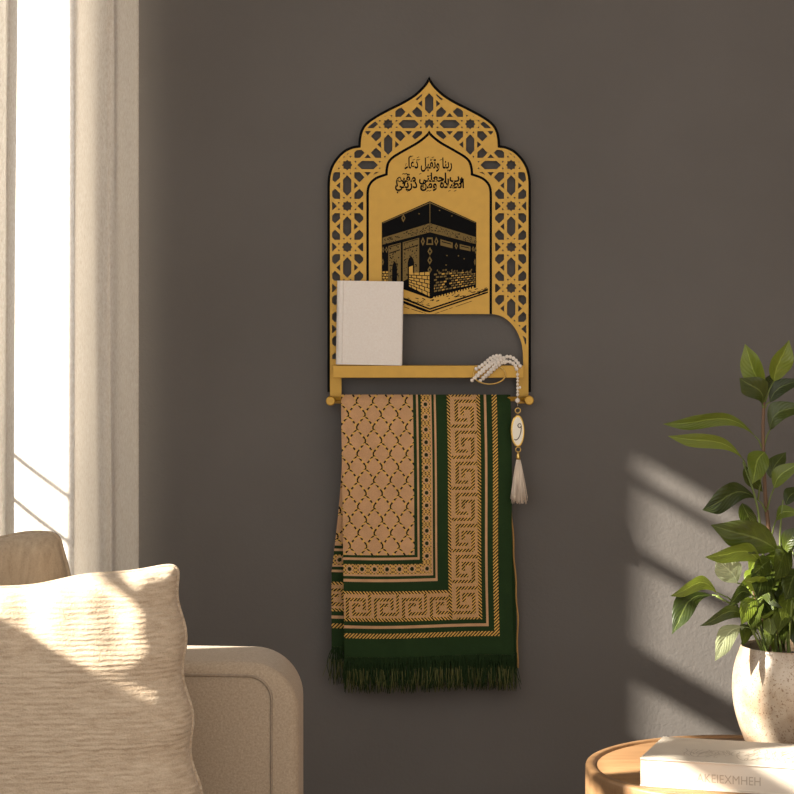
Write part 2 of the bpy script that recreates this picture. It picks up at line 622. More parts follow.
# ------------------------------------------------------------------ cushions
def pillow(name, label, c, hw, hh, th, M, mat, seed, pucker=0.006, tip=0.05, n=64):
    r = np.random.default_rng(seed)
    ph = r.uniform(0, 6.28, 12)
    t = thing(name, label, 'cushion', tuple(c))
    V, Fc, edge = [], [], []
    def P(u, v, side):
        # outline pulled in along the sides, corners left as points
        x = u * hw * (1 - 0.03 * (1 - abs(v) ** 2.2) * abs(u) ** 3 - 0.035 * abs(u) ** 18 * abs(v) ** 18)
        z = v * hh * (1 - 0.03 * (1 - abs(u) ** 2.2) * abs(v) ** 3 - 0.035 * abs(u) ** 18 * abs(v) ** 18)
        x += 0.0045 * math.sin(v * 13 + ph[0]) * abs(u) ** 6
        z += 0.0022 * math.sin(u * 12 + ph[1]) * abs(v) ** 6
        f = max(0.0, (1 - u ** 4)) ** 0.5 * max(0.0, (1 - v ** 4)) ** 0.5
        y = th * f ** 0.9
        e = max(abs(u), abs(v))
        # gathers running in from the seams, fading towards the middle
        g = pucker * f ** 0.5 * (max(0, abs(v) - 0.35) * 1.5) * (math.sin(u * 17 + ph[2] + 2 * v) + 0.6 * math.sin(u * 29 + ph[3]))
        g += pucker * 0.8 * f ** 0.5 * (max(0, abs(u) - 0.35) * 1.5) * (math.sin(v * 15 + ph[4]) + 0.6 * math.sin(v * 27 + ph[5]))
        g += 0.004 * f * math.sin(3 * u + 2.2 * v + ph[6])
        return Vector((x, side * (y + g), z))
    N = n + 1
    us = np.sin(np.linspace(-PI / 2, PI / 2, N))
    for side in (-1, 1):
        for v in us:
            for u in us:
                V.append(M @ P(float(u), float(v), side) + c)
    for s in range(2):
        o = s * N * N
        for j in range(n):
            for i in range(n):
                q = (o + j * N + i, o + j * N + i + 1, o + (j + 1) * N + i + 1, o + (j + 1) * N + i)
                Fc.append(q if s == 0 else tuple(reversed(q)))
    body = mk('cover', V, Fc, mat, t, smooth=True)
    loop = [(float(u), -1.0) for u in us] + [(1.0, float(v)) for v in us[1:]] + [(float(u), 1.0) for u in us[::-1][1:]] + [(-1.0, float(v)) for v in us[::-1][1:-1]]
    pts = [M @ P(u, v, 1) + c for u, v in loop]
    mk('edge_seam', *tube(pts, 0.0034, 6, closed=True), mat, t, smooth=True)
    return t

Mp = Matrix.Rotation(math.radians(4), 3, 'Z') @ Matrix.Rotation(math.radians(-9), 3, 'X') @ Matrix.Rotation(math.radians(-6.3), 3, 'Y')
cf = W(-6, 752, -1.40)
pillow('throw_cushion', 'large cream slub linen cushion in front on the sofa, partly in sunlight', cf, 0.276, 0.226, 0.085, Mp, M_PIL, 3, 0.0075)
Mb = Matrix.Rotation(math.radians(-3), 3, 'Z') @ Matrix.Rotation(math.radians(-2), 3, 'X') @ Matrix.Rotation(math.radians(-4.5), 3, 'Y')
cb = W(-85, 714, -1.235)
pillow('throw_cushion', 'tan linen cushion tucked behind the cream one, against the curtain', cb, 0.236, 0.248, 0.055, Mb, M_PIL2, 5, 0.004)

# ------------------------------------------------------------------ arched wall holder
left = [(429.2, 76.2), (426.4, 81.2), (422.6, 86.4), (414.2, 94.2), (403.1, 101.2), (389.3, 108.1), (375.4, 115.7), (365.9, 122.6), (360.9, 129.8), (358.8, 137.9), (358.2, 145.3)]
left2 = [(358.2, 145.3), (351.9, 146.4), (343.6, 150.4), (335.9, 158.0), (330.6, 167.0), (328.0, 176.7), (327.4, 186.0)]
AX = 429.2
half = catmull(left, 5)[:-1] + catmull(left2, 5)
half = [tuple(p) for p in half]
def mirror(h):
    return [(2 * AX - x, y) for x, y in reversed(h)]
OUT = half + [(327.4, 394.0)] + [(2 * AX - 327.4, 394.0)] + mirror(half)[:-1]
inl = [(429.2, 130.2), (426.0, 134.4), (417.0, 141.6), (403.0, 149.6), (392.0, 156.4), (387.2, 162.2), (385.5, 169.0), (385.2, 173.4)]
inl2 = [(385.2, 173.4), (376.0, 176.8), (370.2, 181.5), (367.2, 187.0), (366.3, 193.0)]
halfi = [tuple(p) for p in catmull(inl, 5)[:-1] + catmull(inl2, 5)]
INN = halfi + [(366.3, 314.0)] + [(2 * AX - 366.3, 314.0)] + mirror(halfi)[:-1]
curve_r = [(491.0, 314.0)]
for i in range(1, 13):
    a = PI / 2 * i / 12
    curve_r.append((491.0 + 32.0 * math.sin(a), 356.0 - 42.0 * math.cos(a)))
CUT1 = [(366.3, 314.0)] + curve_r + [(523.4, 368.0), (366.3, 368.0)]
CUT2 = [(341.5, 377.5), (516.8, 377.5), (516.8, 420.0), (341.5, 420.0)]
GOUT = [(p[0], p[1]) for p in offset(OUT, -2.6)]
GOUT = [(x, y if y < 380 else 403.5) for x, y in GOUT]
YG, YB = -0.021, -0.018

def star_holes():
    H = []
    P = 41.0
    for i in range(-3, 4):
        for j in range(-3, 7):
            ox, oy = AX - 82 + 0.0 + (i + 2) * P - 0.0, 165.0 + j * P
            st = []
            for k in range(16):
                a = PI / 8 * k
                r = 5.1 if k % 2 == 0 else 3.75
                st.append((ox + r * math.cos(a), oy + r * math.sin(a)))
            H.append(st)
            vx, vy = ox, oy + P / 2
            H.append([(vx, vy - 9.7), (vx + 3.9, vy - 5.6), (vx + 3.9, vy + 5.6), (vx, vy + 9.7), (vx - 3.9, vy + 5.6), (vx - 3.9, vy - 5.6)])
            hx, hy = ox + P / 2, oy
            H.append([(hx - 9.7, hy), (hx - 5.6, hy - 3.9), (hx + 5.6, hy - 3.9), (hx + 9.7, hy), (hx + 5.6, hy + 3.9), (hx - 5.6, hy + 3.9)])
            for sx in (-1, 1):
                for sy in (-1, 1):
                    H.append([(ox + sx * a, oy + sy * b) for a, b in ((7.4, 7.4), (12.6, 7.4), (17.0, 12.2), (12.2, 17.0), (7.4, 12.6))])
                    H.append([(ox + sx * a, oy + sy * b) for a, b in ((2.4, 8.9), (4.1, 8.9), (3.3, 7.3))])
                    H.append([(ox + sx * a, oy + sy * b) for a, b in ((8.9, 2.4), (8.9, 4.1), (7.3, 3.3))])
            for sx in (-1, 1):
                H.append([(ox + sx * 7.3, oy + P / 2 - 2.7), (ox + sx * 7.3, oy + P / 2 + 2.7), (ox + sx * 10.4, oy + P / 2)])
            for sy in (-1, 1):
                H.append([(ox + P / 2 - 2.7, oy + sy * 7.3), (ox + P / 2 + 2.7, oy + sy * 7.3), (ox + P / 2, oy + sy * 10.4)])
    return H

def build_holder():
    base = W(AX, 402, 0)
    t = thing('arched_shelf', 'gold and black pointed-arch shelf with star fretwork fixed to the dark wall', 'wall shelf', (base.x, 0.0, base.z))
    holes = star_holes()
    def grow(h):
        cx, cy = sum(p[0] for p in h) / len(h), sum(p[1] for p in h) / len(h)
        k = 1.28 if len(h) == 3 else 1.07
        return [(cx + (p[0] - cx) * k, cy + (p[1] - cy) * k) for p in h]
    holes = [grow(h) for h in holes]
    lim_o = offset(OUT, -4.7)
    lim_i = offset(INN, 3.0)
    lim_c = offset(CUT1, 3.4)
    lim_o = [(x, min(y, 359.0)) for x, y in lim_o]
    tip = [(429 - 4.2, 96.5), (429 + 4.2, 96.5), (429 + 4.2, 96.6), (429 - 4.2, 96.6)]
    hs = [h for h in holes if 320 < sum(p[0] for p in h) / len(h) < 540 and 70 < sum(p[1] for p in h) / len(h) < 366]
    def cls(X, Y):
        r = np.full(len(X), -1)
        g = inpoly(GOUT, X, Y) & ~inpoly(INN, X, Y) & ~inpoly(CUT1, X, Y) & ~inpoly(CUT2, X, Y)
        ok = inpoly(lim_o, X, Y) & ~inpoly(lim_i, X, Y) & ~inpoly(lim_c, X, Y) & (Y > 92)
        h = np.zeros(len(X), bool)
        for q in hs:
            h |= inpoly(q, X, Y)
        g &= ~(h & ok)
        r[g] = 0
        return r
    line = [(300, 92), (560, 92), (560, 92.01), (300, 92.01)]
    V, Fc, fm = panel([GOUT, INN, CUT1, CUT2, lim_o, lim_i, lim_c, line] + hs, cls, YG, 0.003)
    fret = mk('fretwork_panel', V, Fc, M_GOLD, t)
    # black backing
    bo, bi = offset(OUT, -4.6), offset(INN, 2.0)
    def clsb(X, Y):
        r = np.full(len(X), -1)
        g = inpoly(OUT, X, Y) & ~(inpoly(bo, X, Y) & ~inpoly(bi, X, Y)) & ~inpoly(CUT1, X, Y) & ~inpoly(CUT2, X, Y)
        g &= (Y < 392.0) & ~((Y > 300) & (X > 372) & (X < 486) & (Y > 313.9))
        g &= ~((Y > 313.9) & (X > 336) & (X < 522))
        r[g] = 0
        return r
    l2 = [(300, 392), (560, 392), (560, 392.01), (300, 392.01)]
    V, Fc, fm = panel([OUT, bo, bi, CUT1, CUT2, l2, [(336, 313.9), (522, 313.9), (522, 400), (336, 400)]], clsb, YB, 0.004)
    mk('backing_panel', V, Fc, M_BLACK, t)
    # plaque
    pl = offset(INN, -2.6)
    pl = [(x, 314.0 if y > 305 else y) for x, y in pl]
    V, Fc, fm = panel([pl], lambda X, Y: np.where(inpoly(pl, X, Y), 0, -1), YG, 0.003)
    plaque = mk('plaque', V, Fc, M_GOLD, t)
    # ---- printed building
    def K(pts):
        return [(370 + x * 0.16373, 190 + y * 0.16373) for x, y in pts]
    L = []                                     # (material, polygon) painter's order: 0 black 1 dim 2 gold(cut away)
    L.append((2, K([(60, 560), (365, 720), (730, 590), (725, 640), (365, 758), (60, 758)])))
    L.append((0, K([(60, 640), (200, 655), (365, 722), (728, 602), (728, 626), (366, 748), (330, 742), (200, 690), (60, 668)])))
    L.append((2, K([(60, 652), (200, 668), (366, 732), (728, 612), (728, 617), (366, 738), (200, 675), (60, 660)])))
    r = random.Random(4)
    for i in range(60):                        # paving strokes
        x = r.uniform(200, 700)
        y0 = 660 if x < 365 else 655 - (x - 365) * 0.17
        y = y0 + r.uniform(-6, 40 if x < 365 else 30)
        w = r.uniform(8, 26)
        s = 0.35 if x < 365 else -0.3
        L.append((0, K([(x, y), (x + w, y + w * s), (x + w, y + w * s + 4), (x, y + 5)])))
    for i in range(26):
        x = r.uniform(205, 620)
        y = 705 + (x - 205) * 0.30 if x < 365 else 758 - (x - 365) * 0.34
        w = r.uniform(14, 34)
        s = 0.36 if x < 365 else -0.33
        L.append((0, K([(x, y + 6), (x + w, y + 6 + w * s), (x + w, y + 9 + w * s), (x, y + 9)])))
    # cube faces
    L.append((0, K([(72, 198), (366, 68), (650, 197), (648, 596), (368, 664), (72, 560)])))
    L.append((1, K([(78, 199), (366, 74), (645, 199), (645, 202), (366, 80), (78, 204)])))
    L.append((1, K([(364, 80), (368, 80), (368, 200), (364, 200)])))
    # embroidered band
    L.append((1, K([(76, 292), (365, 203), (365, 258), (76, 334)])))
    L.append((1, K([(367, 203), (647, 288), (647, 330), (367, 258)])))
    for side in (0, 1):
        for i in range(70):
            u = r.random()
            v = r.uniform(0.12, 0.88)
            if side == 0:
                x = 78 + u * 285
                yt, yb = 292 - u * 89, 334 - u * 76
            else:
                x = 369 + u * 276
                yt, yb = 203 + u * 85, 258 + u * 72
            y = yt + (yb - yt) * v
            w, h = r.uniform(4, 12), r.uniform(2, 5)
            s = (-0.3 if side == 0 else 0.29) + r.uniform(-0.9, 0.9)
            L.append((0, K([(x, y), (x + w, y + w * s), (x + w, y + w * s + h), (x, y + h)])))
    # door hangings
    def hang(x0, x1, yt0, yt1, yb0, yb1, sd):
        rr = random.Random(sd)
        L.append((1, K([(x0, yt0), (x1, yt1), (x1, yb1), (x0, yb0)])))
        e = 5
        L.append((0, K([(x0 + e, yt0 + e), (x1 - e, yt1 + e), (x1 - e, yt1 + e + 4), (x0 + e, yt0 + e + 4)])))
        L.append((0, K([(x0 + e, yt0 + 42), (x1 - e, yt1 + 40), (x1 - e, yt1 + 46), (x0 + e, yt0 + 48)])))
        for i in range(60):
            x = rr.uniform(x0 + e, x1 - e - 8)
            f = (x - x0) / (x1 - x0)
            y = rr.uniform(yt0 + (yt1 - yt0) * f + 10, yb0 + (yb1 - yb0) * f - 10)
            w, h = rr.uniform(3, 9), rr.uniform(3, 8)
            L.append((0, K([(x, y), (x + w, y - 2), (x + w * 0.7, y + h), (x, y + h)])))
        m = (x0 + x1) / 2
        yb = (yb0 + yb1) / 2
        q = (x1 - x0) * 0.2
        L.append((0, K([(m - q, yb + 20), (m - q, yb - 85), (m - q * .7, yb - 108), (m, yb - 128), (m + q * .7, yb - 110), (m + q, yb - 88), (m + q, yb + 15)])))
    hang(112, 188, 342, 322, 562, 562, 1)
    hang(200, 300, 320, 292, 560, 500, 2)
    # ashlar, left face and plinth
    def bricks(x0, x1, yt, yb, rows, cols, sd, m=2, gap=2.5, drop=0.0):
        rr = random.Random(sd)
        for a in range(rows):
            off = 0.5 * (a % 2)
            for b in range(-1, cols + 1):
                u0 = max(0.0, (b + off) / cols)
                u1 = min(1.0, (b + 1 + off) / cols)
                if u1 - u0 < 0.03 or rr.random() < drop:
                    continue
                def q(u, v):
                    x = x0 + (x1 - x0) * u
                    y = yt(x) + (yb(x) - yt(x)) * v
                    return x, y
                g = gap
                A, B, C_, D_ = q(u0, a / rows), q(u1, a / rows), q(u1, (a + 1) / rows), q(u0, (a + 1) / rows)
                L.append((m, K([(A[0] + g, A[1] + g), (B[0] - g, B[1] + g), (C_[0] - g, C_[1] - g), (D_[0] + g, D_[1] - g)])))
    bricks(236, 366, lambda x: 505 + (x - 236) * -0.06, lambda x: 590 + (x - 236) * 0.49, 6, 4, 3)
    bricks(74, 113, lambda x: 494, lambda x: 560, 4, 2, 5)
    L.append((2, K([(238, 470), (262, 462), (262, 510), (238, 515)])))
    bricks(388, 646, lambda x: 508 - (x - 388) * 0.06, lambda x: 628 - (x - 388) * 0.19, 7, 11, 7, 2, 3.2, 0.35)
    bricks(388, 646, lambda x: 508 - (x - 388) * 0.06, lambda x: 628 - (x - 388) * 0.19, 7, 11, 9, 1, 3.2, 0.4)
    for i in range(26):
        x = r.uniform(375, 640)
        y = 505 + r.uniform(-22, 4)
        L.append((1, K([(x, y), (x + 6, y - 2), (x + 5, y + 10), (x, y + 9)])))
    # drain stones in front of plinth on the right
    for i in range(15):
        x = 385 + i * 17
        y = 668 - (x - 385) * 0.26
        L.append((2, K([(x, y - 14), (x + 9, y - 18), (x + 12, y - 4), (x + 2, y)])))
    # small lozenges and cartouches
    def loz(x, y, w, h):
        L.append((1, K([(x, y - h), (x + w, y), (x, y + h), (x - w, y)])))
        L.append((0, K([(x, y - h * .45), (x + w * .4, y), (x, y + h * .45), (x - w * .4, y)])))
    for x, y, w, h in ((366, 375, 15, 26), (365, 430, 15, 26), (365, 487, 14, 22), (323, 314, 12, 28), (405, 314, 12, 28), (204, 172, 13, 25),
                       (80, 365, 8, 20), (101, 365, 8, 20), (527, 342, 10, 22), (630, 360, 8, 18), (645, 368, 8, 22), (78, 440, 7, 22), (641, 440, 7, 22)):
        loz(x, y, w, h)
    L.append((1, K([(348, 290), (382, 290), (386, 335), (344, 335)])))
    L.append((0, K([(355, 300), (376, 300), (378, 326), (352, 326)])))
    L.append((1, K([(430, 300), (505, 322), (505, 356), (430, 338)])))
    L.append((0, K([(438, 312), (497, 328), (497, 334), (438, 318)])))
    L.append((1, K([(548, 330), (614, 346), (614, 374), (548, 360)])))
    L.append((0, K([(555, 340), (606, 352), (606, 357), (555, 345)])))
    for x, y in ((500, 158), (425, 125), (300, 145), (470, 400), (540, 402), (465, 458), (575, 420)):
        L.append((1, K([(x - 5, y), (x, y - 5), (x + 5, y), (x, y + 5)])))
    clip = [(371, 150), (488, 150), (488, 313.5), (371, 313.5)]
    polys = [p for m, p in L]
    def clsp(X, Y):
        r_ = np.full(len(X), -1)
        for m, p in L:
            p = np.asarray(p)
            bb = (X > p[:, 0].min() - .1) & (X < p[:, 0].max() + .1) & (Y > p[:, 1].min() - .1) & (Y < p[:, 1].max() + .1)
            ix = np.nonzero(bb)[0]
            if len(ix):
                hit = inpoly(p, X[ix], Y[ix])
                r_[ix[hit]] = m if m < 2 else -1
        r_[~inpoly(clip, X, Y)] = -1
        return r_
    V, Fc, fm = panel(polys + [clip], clsp, YG - 0.0005, 0.0005)
    mk('building_print', V, Fc, [M_BLACK, M_DIM], plaque, fmat=fm)
    # ---- calligraphy
    l1 = '\ufead\ufe91\ufee8\ufe8e \ufeed\ufe97\ufed8\ufe92\ufede \ufea9\ufecb\ufe8e\ufe80'
    l2a = '\ufead\ufe8f \ufe8d\ufe9f\ufecc\ufee0\ufee8\ufef2 \ufee3\ufed8\ufef4\ufee2'
    l2b = '\ufe8d\ufedf\ufebc\ufefc\ufe93 \ufeed\ufee3\ufee6 \ufeab\ufead\ufef3\ufe98\ufef2'
    VV, FF = [], []
    def put(s, x0, x1, y0, y1, b=0.012):
        P2, f = fit_text(s[::-1], x0, x1, y0, y1, b)
        o = len(VV)
        for a in P2:
            w = W(a[0], a[1], YG - 0.0006)
            VV.append((w.x, w.y, w.z))
        FF.extend([tuple(o + i for i in q) for q in f])
    put(l1, 404.5, 452, 157.5, 172.0, 0.026)
    put(l2a, 396, 463, 172.5, 187.0, 0.032)
    put(l2b, 395, 464, 178.5, 193.5, 0.032)
    rr = random.Random(8)
    for i in range(26):                         # vowel marks
        x = rr.uniform(398, 460) if i > 9 else rr.uniform(407, 450)
        y = rr.choice([174, 176, 183, 188, 191]) if i > 9 else rr.choice([156.5, 157.5, 160])
        o = len(VV)
        for a in ((x, y), (x + 2.4, y - 1.0), (x + 2.5, y - 0.4), (x + 0.1, y + 0.6)):
            w = W(a[0], a[1], YG - 0.0006)
            VV.append((w.x, w.y, w.z))
        FF.append((o + 3, o + 2, o + 1, o))
    mk('calligraphy', VV, FF, M_BLACK, plaque)
    # ---- shelf tray with front lip
    xf = lambda px, y: W(px, 0, y).x
    yf = -0.068
    zt = W(0, 365.6, yf).z
    zb = W(0, 377.8, yf).z
    xa, xb = xf(333.0, yf), xf(523.8, yf)
    tray = join_vf([rbox(xa, xb, yf + 0.002, -0.018, zt - 0.003, zt, 0.0008, 2), rbox(xa, xb, yf, yf + 0.003, zb, zt, 0.0008, 2)])
    mk('shelf_tray', *tray, M_GOLD, t)
    # ---- hanging rod, knobs, standoffs
    yr = -0.049
    a, b = W(334, 399.0, yr), W(525, 399.0, yr)
    mk('hanging_rod', *tube([a, b], 2.4 * pm(yr), 14), M_GOLD, t, smooth=True)
    for px, py in ((331.2, 400.2), (527.8, 399.6)):
        c = W(px, py, YG)
        rk = 4.7 * pm(-0.07)
        mk('rod_knob', *lathe([(rk * .7, 0.0), (rk * .7, 0.012), (rk, 0.013), (rk, 0.045), (rk * .93, 0.048), (rk * .8, 0.0488)], c, 28, 'y'), M_GOLD, t, smooth=False)
    for px, py in ((330.6, 185), (527.8, 185), (330.6, 372), (527.8, 372), (429, 82)):
        c = W(px, py, 0)
        mk('standoff', *lathe([(0.003, 0.0), (0.003, 0.0145)], c, 12, 'y'), M_BLACK, t)
build_holder()

# ------------------------------------------------------------------ cream book standing on the shelf
def book_vf(M, L_, H_, Tk, cov=0.0022, ov=0.003):
    """local axes: x = cover width from spine, y = thickness, z = height. returns cover, pages"""
    # cover as a U-shaped wrap: front board, rounded spine, back board
    prof_o, prof_i = [], []
    n = 10
    prof_o.append((L_, 0)); prof_i.append((L_, cov))
    prof_o.append((Tk * .28, 0)); prof_i.append((Tk * .28, cov))
    for i in range(n + 1):
        a = PI * i / n
        prof_o.append((Tk * .28 - Tk * .28 * math.sin(a), Tk / 2 - Tk / 2 * math.cos(a)))
        prof_i.append((Tk * .28 - (Tk * .28 - cov) * math.sin(a), Tk / 2 - (Tk / 2 - cov) * math.cos(a)))
    prof_o.append((L_, Tk)); prof_i.append((L_, Tk - cov))
    V, Fc = [], []
    k = len(prof_o)
    for z in (0, H_):
        for p in prof_o + prof_i:
            V.append(M @ Vector((p[0], p[1], z)))
    for i in range(k - 1):
        Fc.append((i, i + 1, 2 * k + i + 1, 2 * k + i))
        Fc.append((k + i + 1, k + i, 3 * k + i, 3 * k + i + 1))
        Fc.append((i + 1, i, k + i, k + i + 1))
        Fc.append((2 * k + i, 2 * k + i + 1, 3 * k + i + 1, 3 * k + i))
    for i in (0, k - 1):
        Fc.append((i, 2 * k + i, 3 * k + i, k + i))
    pv, pf = box_vf(cov + Tk * .08, L_ - ov, cov, Tk - cov, ov, H_ - ov)
    pv = [M @ Vector(p) for p in pv]
    return (V, Fc), (pv, pf)

def build_shelf_book():
    y0 = -0.0625
    zt = W(0, 365.6, -0.068).z + 0.0003
    xl = W(335.2, 0, y0).x
    w = (401.5 - 335.2) * pm(y0)
    h = (365.0 - 281.2) * pm(y0)
    t = thing('book', 'cream cloth-bound book standing upright on the gold shelf', 'book', (xl + w / 2, y0 + 0.017, zt))
    M = Matrix.Translation((xl, y0, zt + w * math.sin(math.radians(0.9)))) @ Matrix.Rotation(math.radians(0.9), 4, 'Y') @ Matrix.Rotation(math.radians(-3), 4, 'Z')
    (cv, cfc), (pv, pf) = book_vf(M, w, h, 0.034)
    mk('cover', cv, cfc, M_BOOK, t)
    mk('page_block', pv, pf, M_PAGE, t)
    # joint groove along the spine
    g = [M @ Vector((0.013, -0.0004, z)) for z in np.linspace(0.002, h - 0.002, 10)]
    mk('spine_hinge', *tube(g, 0.0012, 6), M_BOOK, t, smooth=True)
build_shelf_book()

# ------------------------------------------------------------------ prayer mat
UB = [72, 75, 77.2, 80, 89, 90.6, 93, 95, 106, 139, 143, 145.6, 151, 156.2, 300]
VB = [156, 158.6, 161.2, 165, 175, 177, 180, 182.8, 192, 222, 226, 229, 234, 239, 400]

def mat_pattern(u, v, stretch=1.0):
    """u across, v down (pixel units, arrays) -> material index 0 green 1 tan 2 gold 3 dark 4 ochre"""
    c = np.searchsorted(UB, u, side='right')
    r = np.searchsorted(VB, v, side='right')
    row = r > c
    band = np.maximum(c, r)
    m = np.zeros(u.shape, np.int32)
    m[np.isin(band, (2, 5, 7, 11))] = 1
    # lattice of twisted cord
    A, B = 8.2, 13.1
    lat = band == 0
    m[lat] = 1
    uu = u + 1.0
    tri = 1 - 4 * np.abs(np.mod((v - 3) / (2 * B), 1.0) - 0.5)
    wv = np.clip(1.28 * tri, -1, 1)
    slope = np.where(np.abs(1.28 * tri) < 1, 1.28 * A / B, 0.0)
    cs = 1 / np.sqrt(1 + slope * slope)
    n0 = np.round(uu / A - 0.5)
    for dn in (-1, 0, 1):
        n_ = n0 + dn
        sgn = np.where(np.mod(n_, 2) == 0, 1, -1)
        dx = uu - A * (n_ + 0.5 + 0.5 * sgn * wv)
        dist = np.abs(dx) * cs
        ph = np.mod(v * 1.0 + sgn * 1.1 + 0.5 * sgn * np.sign(tri) * dx, 4.37)
        ln = lat & (dist < 0.80)
        m[ln & (m != 3)] = 2
        m[ln & (ph < 2.3)] = 3
        ed = lat & (dist >= 0.80) & (dist < 1.3)
        m[ed & (ph > 2.6) & (m == 1)] = 2
    # across/along coordinates for ornament bands
    def loc(k):
        s = np.where(row, (v - VB[k - 1]) / (VB[k] - VB[k - 1]), (u - UB[k - 1]) / (UB[k] - UB[k - 1]))
        t = np.where(row, u, v)
        return s, t
    # small diamond and dot band
    s, t = loc(4)
    b4 = band == 4
    q = np.mod(t, 12.6) - 6.3
    sx = (s - 0.5) * 9.5
    m[b4] = 4
    rad = np.hypot(q, sx)
    X = np.abs(np.abs(q) - np.abs(np.abs(sx)) - 1.2)
    m[b4 & (np.mod(q + sx, 3.6) < 1.3) & (rad > 3.4)] = 3
    m[b4 & (np.mod(q - sx, 3.6) < 1.2) & (rad > 3.4)] = 2
    m[b4 & (rad < 3.5)] = 1
    m[b4 & (rad < 2.0)] = 0
    m[b4 & (rad < 1.0)] = 3
    # key band
    s, t = loc(9)
    b9 = band == 9
    pit = np.where(row, 28.2, 31.2)
    tt = np.mod(t + np.where(row, 2.0, 3.0), pit) / pit
    stitch_d = np.mod(u + v, 3.3) < 1.9
    stitch_e = np.mod(u - v, 3.3) < 1.75
    m[b9] = 1
    m[b9 & (np.mod(u * 1.7 + v * 0.9, 3.1) < 1.0)] = 4
    seg = [((.88, .20), (.28, .20)), ((.28, .20), (.28, .80)), ((.28, .80), (.56, .80)),
           ((.46, .60), (.46, .42)), ((.46, .42), (.76, .42)), ((.76, .42), (.76, 1.0)), ((.76, 1.0), (.12, 1.0)), ((.88, 0.0), (.12, 0.0)),]
    hit = np.zeros(u.shape, bool)
    for (a0, b0), (a1, b1) in seg[:-1]:
        hit |= (s > min(a0, a1) - .055) & (s < max(a0, a1) + .055) & (tt > min(b0, b1) - .055) & (tt < max(b0, b1) + .055)
    hit |= (s > .12) & (s < .76) & (tt < .05)
    m[b9 & hit] = 2
    m[b9 & hit & stitch_d] = 3
    e = b9 & ((s < .10) | (s > .90))
    m[e] = 2
    m[e & stitch_e] = 3
    # twisted gold cord
    b13 = band == 13
    m[b13] = 2
    m[b13 & (np.mod(u + v, 3.4) < 1.7)] = 3
    return m

def cloth_panel(name, parent, Lx, Rx, top, bot, yfun, u0, v0, nu, nv, umap=None):
    """Lx,Rx,bot: functions giving left/right edge pixel by row fraction; yfun(a,b)->depth"""
    a = np.linspace(0, 1, nu + 1)
    b = np.linspace(0, 1, nv + 1)
    V = []
    for bb in b:
        lx, rx = Lx(bb), Rx(bb)
        for aa in a:
            px = lx + (rx - lx) * aa
            py = top + (bot(aa) - top) * bb
            y = yfun(aa, bb)
            w = W(px, py, y)
            V.append((w.x, w.y, w.z))
    Fc = []
    n1 = nu + 1
    for j in range(nv):
        for i in range(nu):
            Fc.append((j * n1 + i, (j + 1) * n1 + i, (j + 1) * n1 + i + 1, j * n1 + i + 1))
    ac = (a[:-1] + a[1:]) / 2
    bc = (b[:-1] + b[1:]) / 2
    A_, B_ = np.meshgrid(ac, bc)
    U = u0[0] + (u0[1] - u0[0]) * A_
    Vv = v0[0] + (v0[1] - v0[0]) * B_
    fm = mat_pattern(U, Vv).ravel()
    o = mk(name, V, Fc, [C_GREEN, C_TAN, C_LIGHT, C_DARK, C_MID], parent, fmat=fm, smooth=True)
    return o

